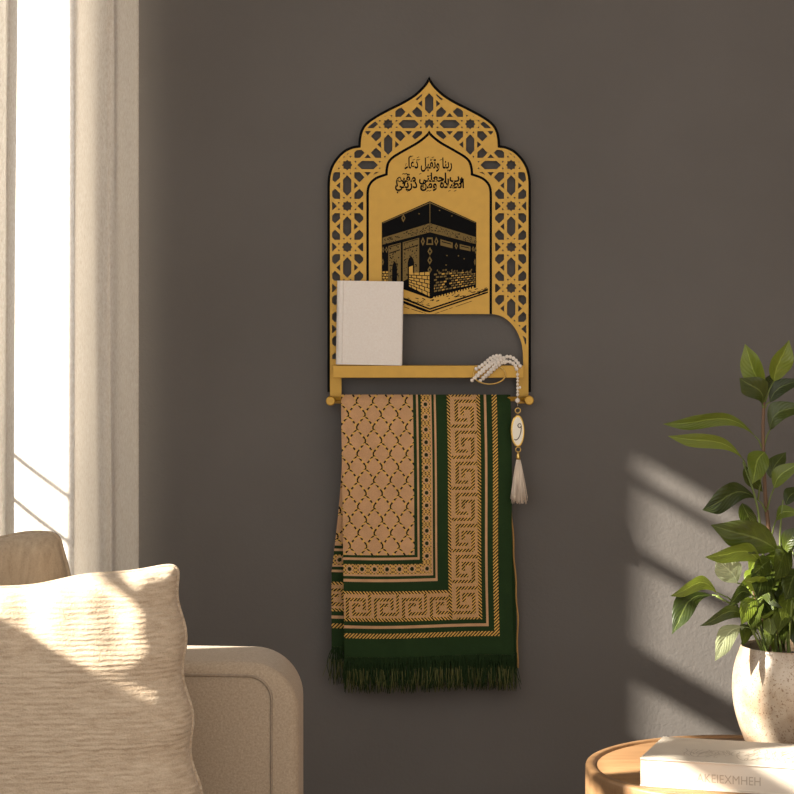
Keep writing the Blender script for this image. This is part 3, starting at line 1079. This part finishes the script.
def build_mat():
    yr = -0.049
    base = W(427, 690, yr)
    t = thing('prayer_mat', 'green and tan prayer mat with key border folded over the gold rod', 'prayer mat', (base.x, yr, base.z))
    yF, yBk = -0.061, -0.037
    ztop = W(0, 395.0, yr).z
    def fy(a, b):
        w = 0.0022 * math.sin(a * 9 + 0.5) * b + 0.0012 * math.sin(a * 23 + 1) * b
        edge = 0.004 * (max(0, a - 0.93) / 0.07) ** 2
        if b < 0.035:
            s = b / 0.035
            return yr + (yF - yr) * math.sin(s * PI / 2) + edge
        return yF + w + edge
    front = cloth_panel('front_fold', t, lambda b: 341.0 + (3.5 * b), lambda b: 510.5 + 3.0 * b + 0.6 * math.sin(b * 7), 394.6,
                lambda a: 657.5 + 1.5 * math.sin(a * 5 + .5), fy, (0, 170), (-3.4, 259), 430, 640)
    def by(a, b):
        y = yBk + 0.002 * math.sin(a * 11)
        if b < 0.04:
            y = yr + (y - yr) * math.sin(b / 0.04 * PI / 2)
        return y
    rear = cloth_panel('rear_fold', t, lambda b: 342.0 - 10.5 * min(1, max(0, (b - 0.25) / 0.45)) ** 1.4, lambda b: 508.0 + 8.5 * min(1, max(0, (b - 0.3) / 0.5)), 394.7,
                lambda a: 648.0 + 6 * a, by, (38, 208), (4, 259), 300, 420)
    # fringe
    def fringe(name, x0, x1, py0, ln, yy, count, seed, olive):
        r = random.Random(seed)
        V, Fc, fm = [], [], []
        for i in range(count):
            px = x0 + (x1 - x0) * (i + r.random()) / count
            py = py0(px)
            l = ln * r.uniform(0.78, 1.08)
            dx = r.gauss(0, 3.2)
            cv = r.gauss(0, 1.6)
            y_ = yy + r.uniform(-0.004, 0.004)
            pts = []
            for s in np.linspace(0, 1, 6):
                pts.append(W(px + dx * s + cv * math.sin(s * PI), py + l * s, y_ + 0.003 * math.sin(s * 5 + i)))
            v, f = tube(pts, [0.0011, 0.0011, 0.001, 0.0009, 0.0008, 0.0006], 4)
            o = len(V)
            V += v
            Fc += [tuple(o + q for q in ff) for ff in f]
            ol = r.random() < olive
            fm += [1 if (ol and (k // 4) >= 2) else 0 for k in range(len(f))]
        o = mk(name, V, Fc, [M_FRINGE, M_FRINGE2], parent=None, fmat=fm, smooth=True)
        return o
    def attach(o, parent):
        off = Vector((0, 0, 0))
        p = parent
        while p is not None:
            off += p.location
            p = p.parent
        co = np.empty(len(o.data.vertices) * 3)
        o.data.vertices.foreach_get('co', co)
        co = co.reshape(-1, 3) - np.array(off)
        o.data.vertices.foreach_set('co', co.ravel())
        o.data.update()
        o.parent = parent
        o['kind'] = 'stuff'
    f1 = fringe('fringe', 344.5, 514.0, lambda x: 656.0 + 1.5 * math.sin((x - 344) / 170 * 5 + .5), 34, yF - 0.001, 620, 1, 0.35)
    attach(f1, t)
    f2 = fringe('fringe', 332.0, 517.0, lambda x: 646.5 + 6 * (x - 332) / 185, 36, yBk, 420, 2, 0.5)
    attach(f2, t)
    # knotted heading of the fringe
    V, Fc = [], []
    r = random.Random(5)
    for i in range(95):
        px = 345 + 169 * (i + 0.5) / 95
        py = 658.5 + 1.5 * math.sin((px - 344) / 170 * 5 + .5)
        pts = [W(px + r.uniform(-.4, .4), py + k, yF - 0.002 - 0.0012 * math.sin(k / 6 * PI)) for k in (-2, 0, 2, 4, 6)]
        v, f = tube(pts, [0.0008, 0.0014, 0.0016, 0.0013, 0.0009], 5)
        o = len(V)
        V += v
        Fc += [tuple(o + q for q in ff) for ff in f]
    kn = mk('knot_heading', V, Fc, M_FRINGE, t, smooth=True)
    kn['kind'] = 'stuff'
    # worn selvedge showing along the right side of the rear fold
    pts = [W(509.5 + 8.0 * min(1, max(0, (b - .3) / .5)) + 0.5 * math.sin(b * 40), 398 + 270 * b, yBk - 0.001) for b in np.linspace(0.05, 1, 40)]
    mk('selvedge', *tube(pts, 0.0018, 6), C_MID, t, smooth=True)
build_mat()

# ------------------------------------------------------------------ prayer beads
def ico(c, r, n=1):
    bm = bmesh.new()
    bmesh.ops.create_uvsphere(bm, u_segments=10, v_segments=7, radius=r)
    me = bpy.data.meshes.new('bead')
    bm.to_mesh(me)
    bm.free()
    for p in me.polygons:
        p.use_smooth = True
    return me

def build_beads():
    yb = -0.0735
    s = pm(yb)
    base = W(490, 378, yb)
    t = thing('prayer_bead_strand', 'pearl prayer beads draped over the shelf edge with medallion and tassel', 'prayer beads', tuple(base))
    me = ico(None, 1.0)
    me.materials.append(M_PEARL)
    count = [0]
    def bead(p, r):
        if count[0] >= 99:
            return
        o = bpy.data.objects.new('bead', me)
        COL.objects.link(o)
        o.parent = t
        o.location = Vector(p) - t.location
        o.scale = (r, r, r)
        count[0] += 1
    def strand(path, step=3.3, r=2.0):
        P = catmull(path, 24)
        acc, last = 0.0, None
        cord = [W(p[0], p[1], p[2]) for p in P]
        d = step
        for i in range(1, len(P)):
            seg = math.hypot(P[i][0] - P[i - 1][0], P[i][1] - P[i - 1][1])
            d += seg
            if d >= step:
                d = 0.0
                bead(W(P[i][0], P[i][1], P[i][2]), r * s)
        mk('cord', *tube(cord, 0.0006, 5), M_TASSEL, t, smooth=True)
    # loops lying on the shelf and falling over its lip
    strand([(472, 380.5, yb), (479, 373, yb - .002), (489, 364, yb - .003), (497, 357.5, yb + .01), (502, 358, yb + .012)])
    strand([(475, 378, yb - .004), (484, 370.5, yb - .006), (494, 362, yb - .006), (501, 358.5, yb + .005), (505, 361, yb + .008)])
    strand([(480, 381, yb - .002), (488, 374.5, yb - .006), (497, 366.5, yb - .004), (503, 362, yb + .004), (505, 363, yb + .006)])
    strand([(483, 378, yb - .008), (490, 371, yb - .009), (498, 362.5, yb - .006), (503, 359, yb + .002)])
    strand([(476, 369, yb), (484, 363.8, yb - .002), (491, 358, yb + .006), (498, 355.6, yb + .012), (503, 357, yb + .012)])
    strand([(501, 360, yb + .006), (507, 356.6, yb + .010), (513, 358, yb + .008), (518.5, 363.5, yb + .003), (521.5, 368.5, yb)])
    strand([(503, 362, yb + .004), (509, 361.5, yb + .006), (514.5, 364.5, yb + .003), (517, 370, yb)])
    # hanging strand
    for py, r in ((374.5, 1.6), (378, 1.5), (381, 1.5), (384.5, 1.5), (388, 1.5), (391.5, 1.5), (394.5, 1.6), (400.5, 2.5)):
        bead(W(517.6, py, yb), r * s)
    bead(W(519.8, 387.5, yb), 1.5 * s)
    mk('cord', *tube([W(517.6, 370, yb), W(517.6, 406, yb)], 0.0006, 5), M_TASSEL, t, smooth=True)
    # gold hoop around the bundle
    P = []
    for k in range(40):
        a = 2 * PI * k / 40
        P.append(W(489.5 + 16 * math.cos(a), 374.5 + 9.6 * math.sin(a), yb - 0.003 + 0.010 * -math.sin(a) * 0.5))
    mk('gold_hoop', *tube(P, 0.0013, 8, closed=True), M_GOLD2, t, smooth=True)
    # rings, medallion, tassel
    def ring(px, py, r, w=0.0009):
        P = [W(px + r * math.cos(2 * PI * k / 20), py + r * math.sin(2 * PI * k / 20), yb) for k in range(20)]
        mk('link_ring', *tube(P, w, 8, closed=True), M_GOLD2, t, smooth=True)
    ring(517.8, 410.6, 2.6, 0.0011)
    ring(518.2, 449.6, 2.5, 0.0011)
    def oval(cx, cy, rx, ry, y, th, n=40, dome=0.0):
        V, Fc = [], []
        fr = [(cx + rx * math.cos(2 * PI * k / n), cy - ry * math.sin(2 * PI * k / n)) for k in range(n)]
        for q in fr:
            V.append(W(cx + (q[0] - cx) * .88, cy + (q[1] - cy) * .93, y))
        for q in fr:
            V.append(W(q[0], q[1], y + th * .3))
        for q in fr:
            V.append(W(q[0], q[1], y + th))
        for a in range(2):
            for k in range(n):
                k2 = (k + 1) % n
                Fc.append((a * n + k2, a * n + k, (a + 1) * n + k, (a + 1) * n + k2))
        Fc.append(tuple(range(n)))
        Fc.append(tuple(reversed([2 * n + k for k in range(n)])))
        return V, Fc
    med = mk('medallion', *oval(517.8, 431.0, 7.0, 16.2, yb - 0.002, 0.004), M_GOLD2, t)
    mk('enamel_face', *oval(517.8, 431.0, 5.3, 14.0, yb - 0.0026, 0.001), M_CREAM, med)
    pl_ = [(519.6 + 1.7 * math.cos(a), 425.6 + 2.0 * math.sin(a)) for a in np.linspace(-0.4, -6.4, 14)]
    pl_ += [tuple(p) for p in catmull([(521.2, 426.6), (520.8, 432.0), (518.8, 437.6), (516.0, 440.0), (514.4, 439.0)], 5)]
    mk('engraved_letter', *tube([W(a, b, yb - 0.0029) for a, b in pl_], 0.0009, 6), M_INK2, med, smooth=True)
    cap0 = W(518.3, 459.5, yb)
    mk('tassel_cap', *lathe([(2.0 * s, 0.0), (2.2 * s, 2 * s), (1.5 * s, 6 * s), (0.8 * s, 7.5 * s)], cap0, 16), M_GOLD2, t, smooth=True)
    r = random.Random(3)
    V, Fc = [], []
    for i in range(190):
        a = r.uniform(0, 2 * PI)
        q = math.sqrt(r.random())
        l = r.uniform(0.86, 1.04) * 44
        top = (518.3 + 1.7 * q * math.cos(a), 458.5)
        wx = 9.2 * q * math.cos(a) + 0.8
        pts = []
        for sft in np.linspace(0, 1, 6):
            k = sft ** 0.85
            pts.append(W(top[0] + (wx - 1.7 * q * math.cos(a)) * k, top[1] + l * sft, yb + (0.002 + 0.010 * k) * q * math.sin(a)))
        v, f = tube(pts, [0.0006] * 5 + [0.0004], 4)
        o = len(V)
        V += v
        Fc += [tuple(o + x for x in ff) for ff in f]
    ts = mk('tassel', V, Fc, M_TASSEL, t, smooth=True)
    ts['kind'] = 'stuff'
M_INK2 = plain('dark_brown_engraving', (0.06, 0.03, 0.012, 1), 0.5)
build_beads()

# ------------------------------------------------------------------ side table
TC = Vector(((750 - 397) / F * 3.7, -0.70, ZC - (765 - HY) / F * 3.7))
TR = 0.276
def build_table():
    z = TC.z
    t = thing('side_table', 'round light oak side table with raised rim beside the dark wall', 'side table', (TC.x, TC.y, 0.0))
    prof = [(TR - 0.012, -0.085), (TR - 0.003, -0.082), (TR, -0.076), (TR, -0.005), (TR - 0.0015, -0.0015), (TR - 0.005, 0.0), (TR - 0.013, 0.0),
            (TR - 0.0155, -0.002), (TR - 0.017, -0.006), (TR - 0.0185, -0.006), (TR - 0.020, -0.0035), (0.10, -0.0032), (0.001, -0.0032)]
    mk('table_top', *lathe(prof, (TC.x, TC.y, z), 128), M_OAK, t, smooth=True)
    for k in range(4):
        a = PI / 4 + k * PI / 2
        c0 = Vector((TC.x + 0.19 * math.cos(a), TC.y + 0.19 * math.sin(a), z - 0.084))
        c1 = Vector((TC.x + 0.22 * math.cos(a), TC.y + 0.22 * math.sin(a), 0.0))
        mk('leg', *tube([c0, c1], [0.02, 0.014], 16), M_OAK, t, smooth=True)
build_table()
ZT = TC.z - 0.0030

# ------------------------------------------------------------------ book on the table
def build_table_book():
    th = math.radians(-18)
    o = Vector((0.392, -0.853, ZT))
    Lb, Wb, Tb = 0.285, 0.19, 0.046
    t = thing('book', 'thick ivory hardback book lying on the round oak table', 'book', tuple(o + Vector((0.16, 0.03, 0))))
    R = Matrix.Translation(o) @ Matrix.Rotation(th, 4, 'Z')
    # local x along spine, y away from the viewer, z up
    c = 0.0028
    top = rbox(0, Lb, -0.002, Wb, Tb - c, Tb, 0.0009, 2, R)
    bot = rbox(0, Lb, -0.002, Wb, 0, c, 0.0009, 2, R)
    mk('cover_board', *top, M_BOOK2, t, smooth=False)
    mk('cover_board', *bot, M_BOOK2, t, smooth=False)
    V, Fc = [], []
    n = 8
    for x in (0.0005, Lb - 0.0005):
        for i in range(n + 1):
            a = i / n
            V.append(R @ Vector((x, 0.0005 - 0.0016 * math.sin(a * PI), c + (Tb - 2 * c) * a)))
        for i in range(n + 1):
            a = 1 - i / n
            V.append(R @ Vector((x, 0.006, c + (Tb - 2 * c) * a)))
    m = 2 * (n + 1)
    for i in range(m):
        i2 = (i + 1) % m
        Fc.append((i2, i, m + i, m + i2))
    Fc.append(tuple(range(m)))
    Fc.append(tuple(reversed(range(m, 2 * m))))
    spine = mk('spine', V, Fc, M_BOOK2, t, smooth=False)
    pv, pf = box_vf(0.004, Lb - 0.004, 0.006, Wb - 0.004, c, Tb - c)
    mk('page_block', [R @ Vector(p) for p in pv], pf, M_PAGE, t)
    # spine lettering
    def on_spine(s, x0, x1, z0, z1, name, b=0.0):
        P2, f = fit_text(s, x0, x1, z1, z0, b)
        vv = []
        for a in P2:
            zz = z0 + z1 - a[1] if False else a[1]
            k = (zz - c) / (Tb - 2 * c)
            vv.append(R @ Vector((a[0], 0.0005 - 0.0016 * math.sin(max(0, min(1, k)) * PI) - 0.0002, zz)))
        return vv, f
    # fit_text measures downwards, so flip the height here
    def flip(s, x0, x1, z0, z1):
        P2, f = fit_text(s, x0, x1, 0.0, 1.0)
        vv = []
        for a in P2:
            zz = z1 - (z1 - z0) * a[1]
            k = (zz - c) / (Tb - 2 * c)
            vv.append(R @ Vector((a[0], 0.0005 - 0.0016 * math.sin(max(0, min(1, k)) * PI) - 0.0003, zz)))
        return vv, f
    mk('spine_title', *flip('AKEIEXMHEH', 0.092, 0.194, 0.013, 0.0265), M_INK, spine)
    mk('spine_mark', *flip('I', 0.0275, 0.0285, 0.012, 0.033), M_INK, spine)
    # flowing script stamped on the top board
    V, Fc = [], []
    r = random.Random(12)
    def ribbon(pts, w):
        o_ = len(V)
        k = len(pts)
        for i, p in enumerate(pts):
            a, b = pts[max(0, i - 1)], pts[min(k - 1, i + 1)]
            dx, dy = b[0] - a[0], b[1] - a[1]
            l = math.hypot(dx, dy) or 1
            nx, ny = -dy / l * w, dx / l * w
            V.append(R @ Vector((p[0] - nx, p[1] - ny, Tb + 0.0003)))
            V.append(R @ Vector((p[0] + nx, p[1] + ny, Tb + 0.0003)))
        for i in range(k - 1):
            Fc.append((o_ + 2 * i, o_ + 2 * i + 2, o_ + 2 * i + 3, o_ + 2 * i + 1))
    for row, (xs, xe) in enumerate(((0.165, 0.27), (0.055, 0.26), (0.06, 0.12), (0.15, 0.24))):
        yb_ = (0.108, 0.078, 0.05, 0.045)[row]
        x = xs
        while x < xe:
            w = r.uniform(0.006, 0.014)
            h = r.uniform(0.008, 0.022)
            pts = [(x + w * q + h * 0.35 * math.sin(q * 6 + row), yb_ + h * math.sin(q * 5.5 + x * 90)) for q in np.linspace(0, 1, 14)]
            ribbon(pts, r.uniform(0.0004, 0.0008))
            x += w * r.uniform(0.8, 1.3)
    mk('cover_script', V, Fc, M_INK, t)
build_table_book()

# ------------------------------------------------------------------ potted plant
def build_plant():
    d = 3.82
    yc = d - D
    k = d / F
    pc = Vector(((793 - 397) * k, yc, ZT))
    t = thing('potted_plant', 'leafy green plant in a speckled cream ceramic pot on the oak table', 'potted plant', tuple(pc))
    hh = ZC - (645.5 - HY) * k - ZT
    R0 = 60.5 * k
    pr = [(0.70, 0.0), (0.735, 0.02), (0.80, 0.12), (0.89, 0.26), (0.96, 0.40), (0.995, 0.54), (1.0, 0.62), (0.985, 0.74), (0.945, 0.85), (0.885, 0.945), (0.865, 0.985), (0.85, 1.0), (0.83, 0.998), (0.82, 0.98), (0.84, 0.92), (0.86, 0.86)]
    P = catmull([(a * R0, b * hh) for a, b in pr], 3)
    pot = mk('pot', *lathe([tuple(p) for p in P], tuple(pc), 72), M_POT, t, smooth=True)
    sv, sf = lathe([(0.85 * R0, hh * .84), (0.84 * R0, hh * .875), (0.4 * R0, hh * .90), (0.002, hh * .905)], tuple(pc), 32)
    mk('soil', sv, sf, M_SOIL, t, smooth=True)
    zs = pc.z + hh * 0.89
    def stem(pts, r0, r1, mat=M_STEM):
        P = [Vector(W(p[0], p[1], yc + p[2])) for p in pts]
        Q = [Vector(q) for q in catmull([tuple(p) for p in P], 6)]
        n = len(Q)
        return mk('stem', *tube(Q, [r0 + (r1 - r0) * i / (n - 1) for i in range(n)], 8), mat, t, smooth=True)
    stem([(783, 672, 0.0), (777, 610, 0.0), (772, 555, -.01), (766.5, 510, -.01), (764, 470, -.01), (763, 430, -.01), (764, 402, -.01)], 0.0042, 0.0026)
    stem([(779, 672, -.02), (772, 610, -.03), (764, 560, -.035), (757, 505, -.035), (743, 462, -.03)], 0.0028, 0.0016, M_STALK)
    stem([(790, 672, -.01), (785, 610, -.03), (780, 545, -.03), (783, 500, -.03)], 0.0026, 0.0014, M_STALK)
    stem([(800, 672, .02), (806, 600, .04), (812, 520, .05), (808, 450, .06)], 0.0035, 0.002)
    stem([(772, 672, -.03), (757, 640, -.05), (742, 612, -.06), (716, 596, -.06)], 0.0026, 0.0015, M_STALK)
    stem([(806, 672, .0), (830, 620, .0), (852, 570, .0), (868, 520, .0)], 0.003, 0.0016, M_STALK)
    stem([(795, 672, .03), (800, 600, .07), (815, 560, .1)], 0.003, 0.0016, M_STALK)
    stem([(777, 672, .02), (768, 630, .03), (757, 580, .03)], 0.0026, 0.0016, M_STALK)
    stem([(787, 672, -.045), (789, 640, -.06), (792, 600, -.075)], 0.0026, 0.0016, M_STALK)

    def leaf(base, tip, wid, arch=0.12, roll=0.0, fold=0.25, mat=M_LEAF, stalk=None, y0=0.0, y1=0.0, wave=0.09, peak=0.42, curl=0.05):
        """base/tip pixels, wid in pixels (full), arch = bow of midrib (fraction, + is upward),
        roll turns the blade about its midrib (0 faces the viewer), y0/y1 depth of base and tip"""
        A = Vector(W(base[0], base[1], yc + y0))
        B = Vector(W(tip[0], tip[1], yc + y1))
        ax = (B - A)
        Ln = ax.length
        ax.normalize()
        view = (Vector((0, -D, ZC)) - A).normalized()
        side = ax.cross(view).normalized()                # across, in the picture plane
        nrm = side.cross(ax).normalized()                 # towards the viewer
        up = side if side.z > 0 else -side
        c, s = math.cos(roll), math.sin(roll)
        sd = side * c + nrm * s
        nm = nrm * c - side * s
        nl, nw = 14, 8
        hw = wid * k / 2
        V, Fc = [], []
        for i in range(nl + 1):
            q = i / nl
            ctr = A + ax * (Ln * q) + up * (arch * Ln * (math.sin(PI * q ** 0.9) + 0.22 * math.sin(2 * PI * q))) + nm * (curl * Ln * math.sin(PI * q))
            prof = (math.sin(PI * q ** (math.log(0.5) / math.log(peak)))) ** 0.85 if 0 < q < 1 else 0.0
            prof *= 1 - 0.35 * max(0, q - 0.75) / 0.25
            w_ = hw * max(prof, 0.015)
            for j in range(nw + 1):
                e = (j / nw) * 2 - 1
                lift = fold * w_ * abs(e) - 0.10 * w_ * e * e
                rip = wave * w_ * math.sin(q * 11 + 2 * e) * abs(e) + 0.05 * w_ * math.cos((q * 9 - abs(e) * 1.6) * PI) * (1 - abs(e) * .6)
                V.append(ctr + sd * (w_ * e) + nm * (lift + rip))
        n1 = nw + 1
        for i in range(nl):
            for j in range(nw):
                Fc.append((i * n1 + j, i * n1 + j + 1, (i + 1) * n1 + j + 1, (i + 1) * n1 + j))
        o = mk('leaf', V, Fc, mat, t, smooth=True)
        ul = o.data.uv_layers.new(name='UVMap')
        for lp in o.data.loops:
            ul.data[lp.index].uv = ((lp.vertex_index % n1) / nw, (lp.vertex_index // n1) / nl)
        if stalk is not None:
            S = Vector(W(stalk[0], stalk[1], yc + (stalk[2] if len(stalk) > 2 else y0)))
            mid = (A + S) / 2 + Vector((0, 0, 0.004))
            mk('leaf_stalk', *tube([S, mid, A], [0.0016, 0.0013, 0.0012], 6), M_STALK, o, smooth=True)
        return o
    B_, P_ = M_LEAF_B, M_LEAF_P
    # crown
    leaf((765, 388), (745, 344), 23, -0.05, 0.25, 0.45, B_, (764, 402), -.01, -.02, peak=.5)
    leaf((774, 381), (789, 340), 24, 0.06, -0.5, 0.55, B_, (765, 402), -.01, -.03, peak=.45)
    leaf((762, 406), (739.5, 378), 25, 0.16, -0.15, 0.3, M_LEAF, (763.5, 408), -.02, -.05, peak=.6)
    leaf((770, 402), (801, 379), 17, 0.12, 0.3, 0.35, M_LEAF, (764, 410), -.01, -.01)
    leaf((770, 430), (806, 405), 22, 0.18, 0.4, 0.4, M_LEAF, (764, 446), -.01, -.02)
    leaf((764, 396), (778, 372), 12, 0.05, 0.5, 0.5, M_LEAF, None, .0, .03)
    leaf((800, 420), (828, 380), 20, 0.05, 0.3, 0.4, B_, (808, 450, .06), .06, .05)
    leaf((806, 440), (846, 425), 22, 0.18, 0.5, 0.4, M_LEAF, (808, 455, .06), .06, .04)
    # long leaves to the left
    leaf((755, 436), (663, 424), 17, 0.13, 0.35, 0.35, B_, (762.5, 449), -.01, -.06, wave=.12, peak=.6)
    leaf((743, 459), (668, 436), 16, 0.10, 0.25, 0.35, B_, (752, 484, -.03), -.03, -.08, wave=.1, peak=.6)
    leaf((765, 452), (752, 484), 24, 0.1, 0.3, 0.3, B_, (758, 500), -.03, -.06, peak=.4)
    leaf((745, 466), (763, 492), 16, 0.0, -0.6, 0.4, M_LEAF, None, -.03, -.02)
    leaf((774, 488), (800, 462), 17, 0.1, 0.2, 0.35, B_, (767, 510), -.02, -.03)
    leaf((770, 478), (786, 452), 18, 0.05, 0.3, 0.3, M_LEAF, None, .03, .05)
    # middle dark leaves
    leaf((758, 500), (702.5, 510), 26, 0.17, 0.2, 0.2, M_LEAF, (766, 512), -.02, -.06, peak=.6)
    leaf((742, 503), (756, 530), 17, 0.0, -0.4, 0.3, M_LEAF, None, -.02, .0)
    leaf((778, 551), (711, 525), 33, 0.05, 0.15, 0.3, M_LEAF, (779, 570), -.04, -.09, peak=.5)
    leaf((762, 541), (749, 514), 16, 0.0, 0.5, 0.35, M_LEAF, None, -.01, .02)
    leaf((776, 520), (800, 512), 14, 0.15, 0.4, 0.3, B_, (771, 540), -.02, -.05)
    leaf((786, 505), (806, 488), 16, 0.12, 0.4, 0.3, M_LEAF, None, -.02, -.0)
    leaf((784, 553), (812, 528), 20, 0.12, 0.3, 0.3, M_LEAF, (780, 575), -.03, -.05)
    # lower left leaves
    leaf((762, 566), (705, 557), 21, 0.16, 0.35, 0.3, B_, (770, 590), -.05, -.11, peak=.5)
    leaf((737, 583), (716, 558), 26, 0.06, 0.1, 0.12, P_, (748, 590), -.04, -.07, peak=.5)
    leaf((717, 593), (670.5, 596), 16, 0.20, 0.3, 0.3, B_, (738, 606, -.06), -.06, -.10, peak=.5)
    leaf((712, 595), (672, 634), 24, 0.14, -0.5, 0.4, M_LEAF, (724, 601, -.06), -.06, -.11, peak=.5)
    leaf((745, 627), (715, 661), 19, 0.13, -0.1, 0.3, P_, (758, 634, -.05), -.06, -.11, peak=.5)
    leaf((748, 618), (700, 626), 14, 0.17, 0.3, 0.3, M_LEAF, (759, 630, -.05), -.06, -.09)
    leaf((752, 595), (728, 606), 14, 0.2, 0.2, 0.3, M_LEAF, (760, 606), -.05, -.08)
    leaf((757, 600), (741, 625), 18, 0.1, 0.1, 0.3, B_, (766, 600), -.04, -.09)
    # dense heart of the plant
    r = random.Random(21)
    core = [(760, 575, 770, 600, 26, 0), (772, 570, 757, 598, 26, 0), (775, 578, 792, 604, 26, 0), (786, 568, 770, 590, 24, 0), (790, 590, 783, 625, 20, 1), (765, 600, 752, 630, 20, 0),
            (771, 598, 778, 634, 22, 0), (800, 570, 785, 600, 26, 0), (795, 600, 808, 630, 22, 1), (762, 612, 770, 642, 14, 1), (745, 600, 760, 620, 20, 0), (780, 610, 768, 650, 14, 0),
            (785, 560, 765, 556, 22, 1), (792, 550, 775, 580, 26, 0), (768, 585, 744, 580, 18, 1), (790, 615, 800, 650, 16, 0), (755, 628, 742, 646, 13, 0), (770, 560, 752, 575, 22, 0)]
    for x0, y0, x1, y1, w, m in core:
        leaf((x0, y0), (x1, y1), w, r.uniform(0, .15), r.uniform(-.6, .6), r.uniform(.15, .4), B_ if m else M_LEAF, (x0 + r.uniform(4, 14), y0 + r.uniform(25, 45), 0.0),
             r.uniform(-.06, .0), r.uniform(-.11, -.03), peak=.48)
    # right half of the crown, mostly outside the frame
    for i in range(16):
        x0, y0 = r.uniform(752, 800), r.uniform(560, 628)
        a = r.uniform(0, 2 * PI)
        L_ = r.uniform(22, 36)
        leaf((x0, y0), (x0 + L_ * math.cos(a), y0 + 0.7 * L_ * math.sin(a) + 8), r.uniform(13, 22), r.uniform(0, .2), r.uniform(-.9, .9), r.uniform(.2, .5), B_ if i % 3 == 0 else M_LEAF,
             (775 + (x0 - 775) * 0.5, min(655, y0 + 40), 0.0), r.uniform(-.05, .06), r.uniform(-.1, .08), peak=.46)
    for i in range(9):
        a = r.uniform(0, 2 * PI)
        stem([(790 + 20 * math.cos(a), 668, 0.03 * math.sin(a)), (786 + 26 * math.cos(a), 630, 0.045 * math.sin(a)), (782 + 38 * math.cos(a), 590, 0.06 * math.sin(a))], 0.0024, 0.0014, M_STALK if i % 3 else M_STEM)
    for i in range(14):
        a = r.uniform(-0.3, 1.3)
        bx, by = 806 + 40 * r.random(), 470 + 140 * r.random()
        L_ = r.uniform(34, 56)
        leaf((bx, by), (bx + L_ * math.cos(a), by - L_ * math.sin(a) + 14), r.uniform(18, 26), .12, r.uniform(-.5, .5), .3, B_ if i % 4 == 0 else M_LEAF,
             (bx - 14, by + 24, 0.0), r.uniform(-.04, .06), r.uniform(-.06, .08), peak=.48)
build_plant()

# ------------------------------------------------------------------ light and camera
sun = bpy.data.lights.new('sun', 'SUN')
sun.energy = 21.0
sun.angle = math.radians(0.9)
sun.color = (1.0, 0.92, 0.80)
so = bpy.data.objects.new('sun', sun)
COL.objects.link(so)
so.location = (-4, -1, 4)
dirv = Vector((1.0, 0.35, -0.57)).normalized()
so.rotation_euler = dirv.to_track_quat('-Z', 'Y').to_euler()

wd = bpy.data.worlds.new('daylight')
SC.world = wd
wd.use_nodes = True
nt = wd.node_tree
bg = nt.nodes['Background']
tc = nt.nodes.new('ShaderNodeTexCoord')
sp = nt.nodes.new('ShaderNodeSeparateXYZ')
nt.links.new(tc.outputs['Generated'], sp.inputs[0])
mr = nt.nodes.new('ShaderNodeMapRange')
mr.inputs['From Min'].default_value = -0.8
mr.inputs['From Max'].default_value = 0.8
nt.links.new(sp.outputs['X'], mr.inputs['Value'])
cr = nt.nodes.new('ShaderNodeValToRGB')
cr.color_ramp.elements[0].color = (1.0, 0.97, 0.945, 1)
cr.color_ramp.elements[1].color = (0.34, 0.325, 0.31, 1)
nt.links.new(mr.outputs['Result'], cr.inputs['Fac'])
nt.links.new(cr.outputs['Color'], bg.inputs['Color'])
bg.inputs['Strength'].default_value = 2.45

cam = bpy.data.cameras.new('camera')
cam.sensor_fit = 'HORIZONTAL'
cam.sensor_width = 36.0
cam.lens = F / 794.0 * 36.0
cam.shift_y = (HY - 397.0) / 794.0
cam.clip_end = 60
co = bpy.data.objects.new('camera', cam)
COL.objects.link(co)
co.location = (0, -D, ZC)
co.rotation_euler = (PI / 2, 0, 0)
SC.camera = co

SC.view_settings.view_transform = 'Standard'
SC.view_settings.look = 'None'
SC.view_settings.exposure = 0.0
SC.view_settings.gamma = 1.0
SC.view_settings.use_curve_mapping = False
SC.cycles.use_denoising = True
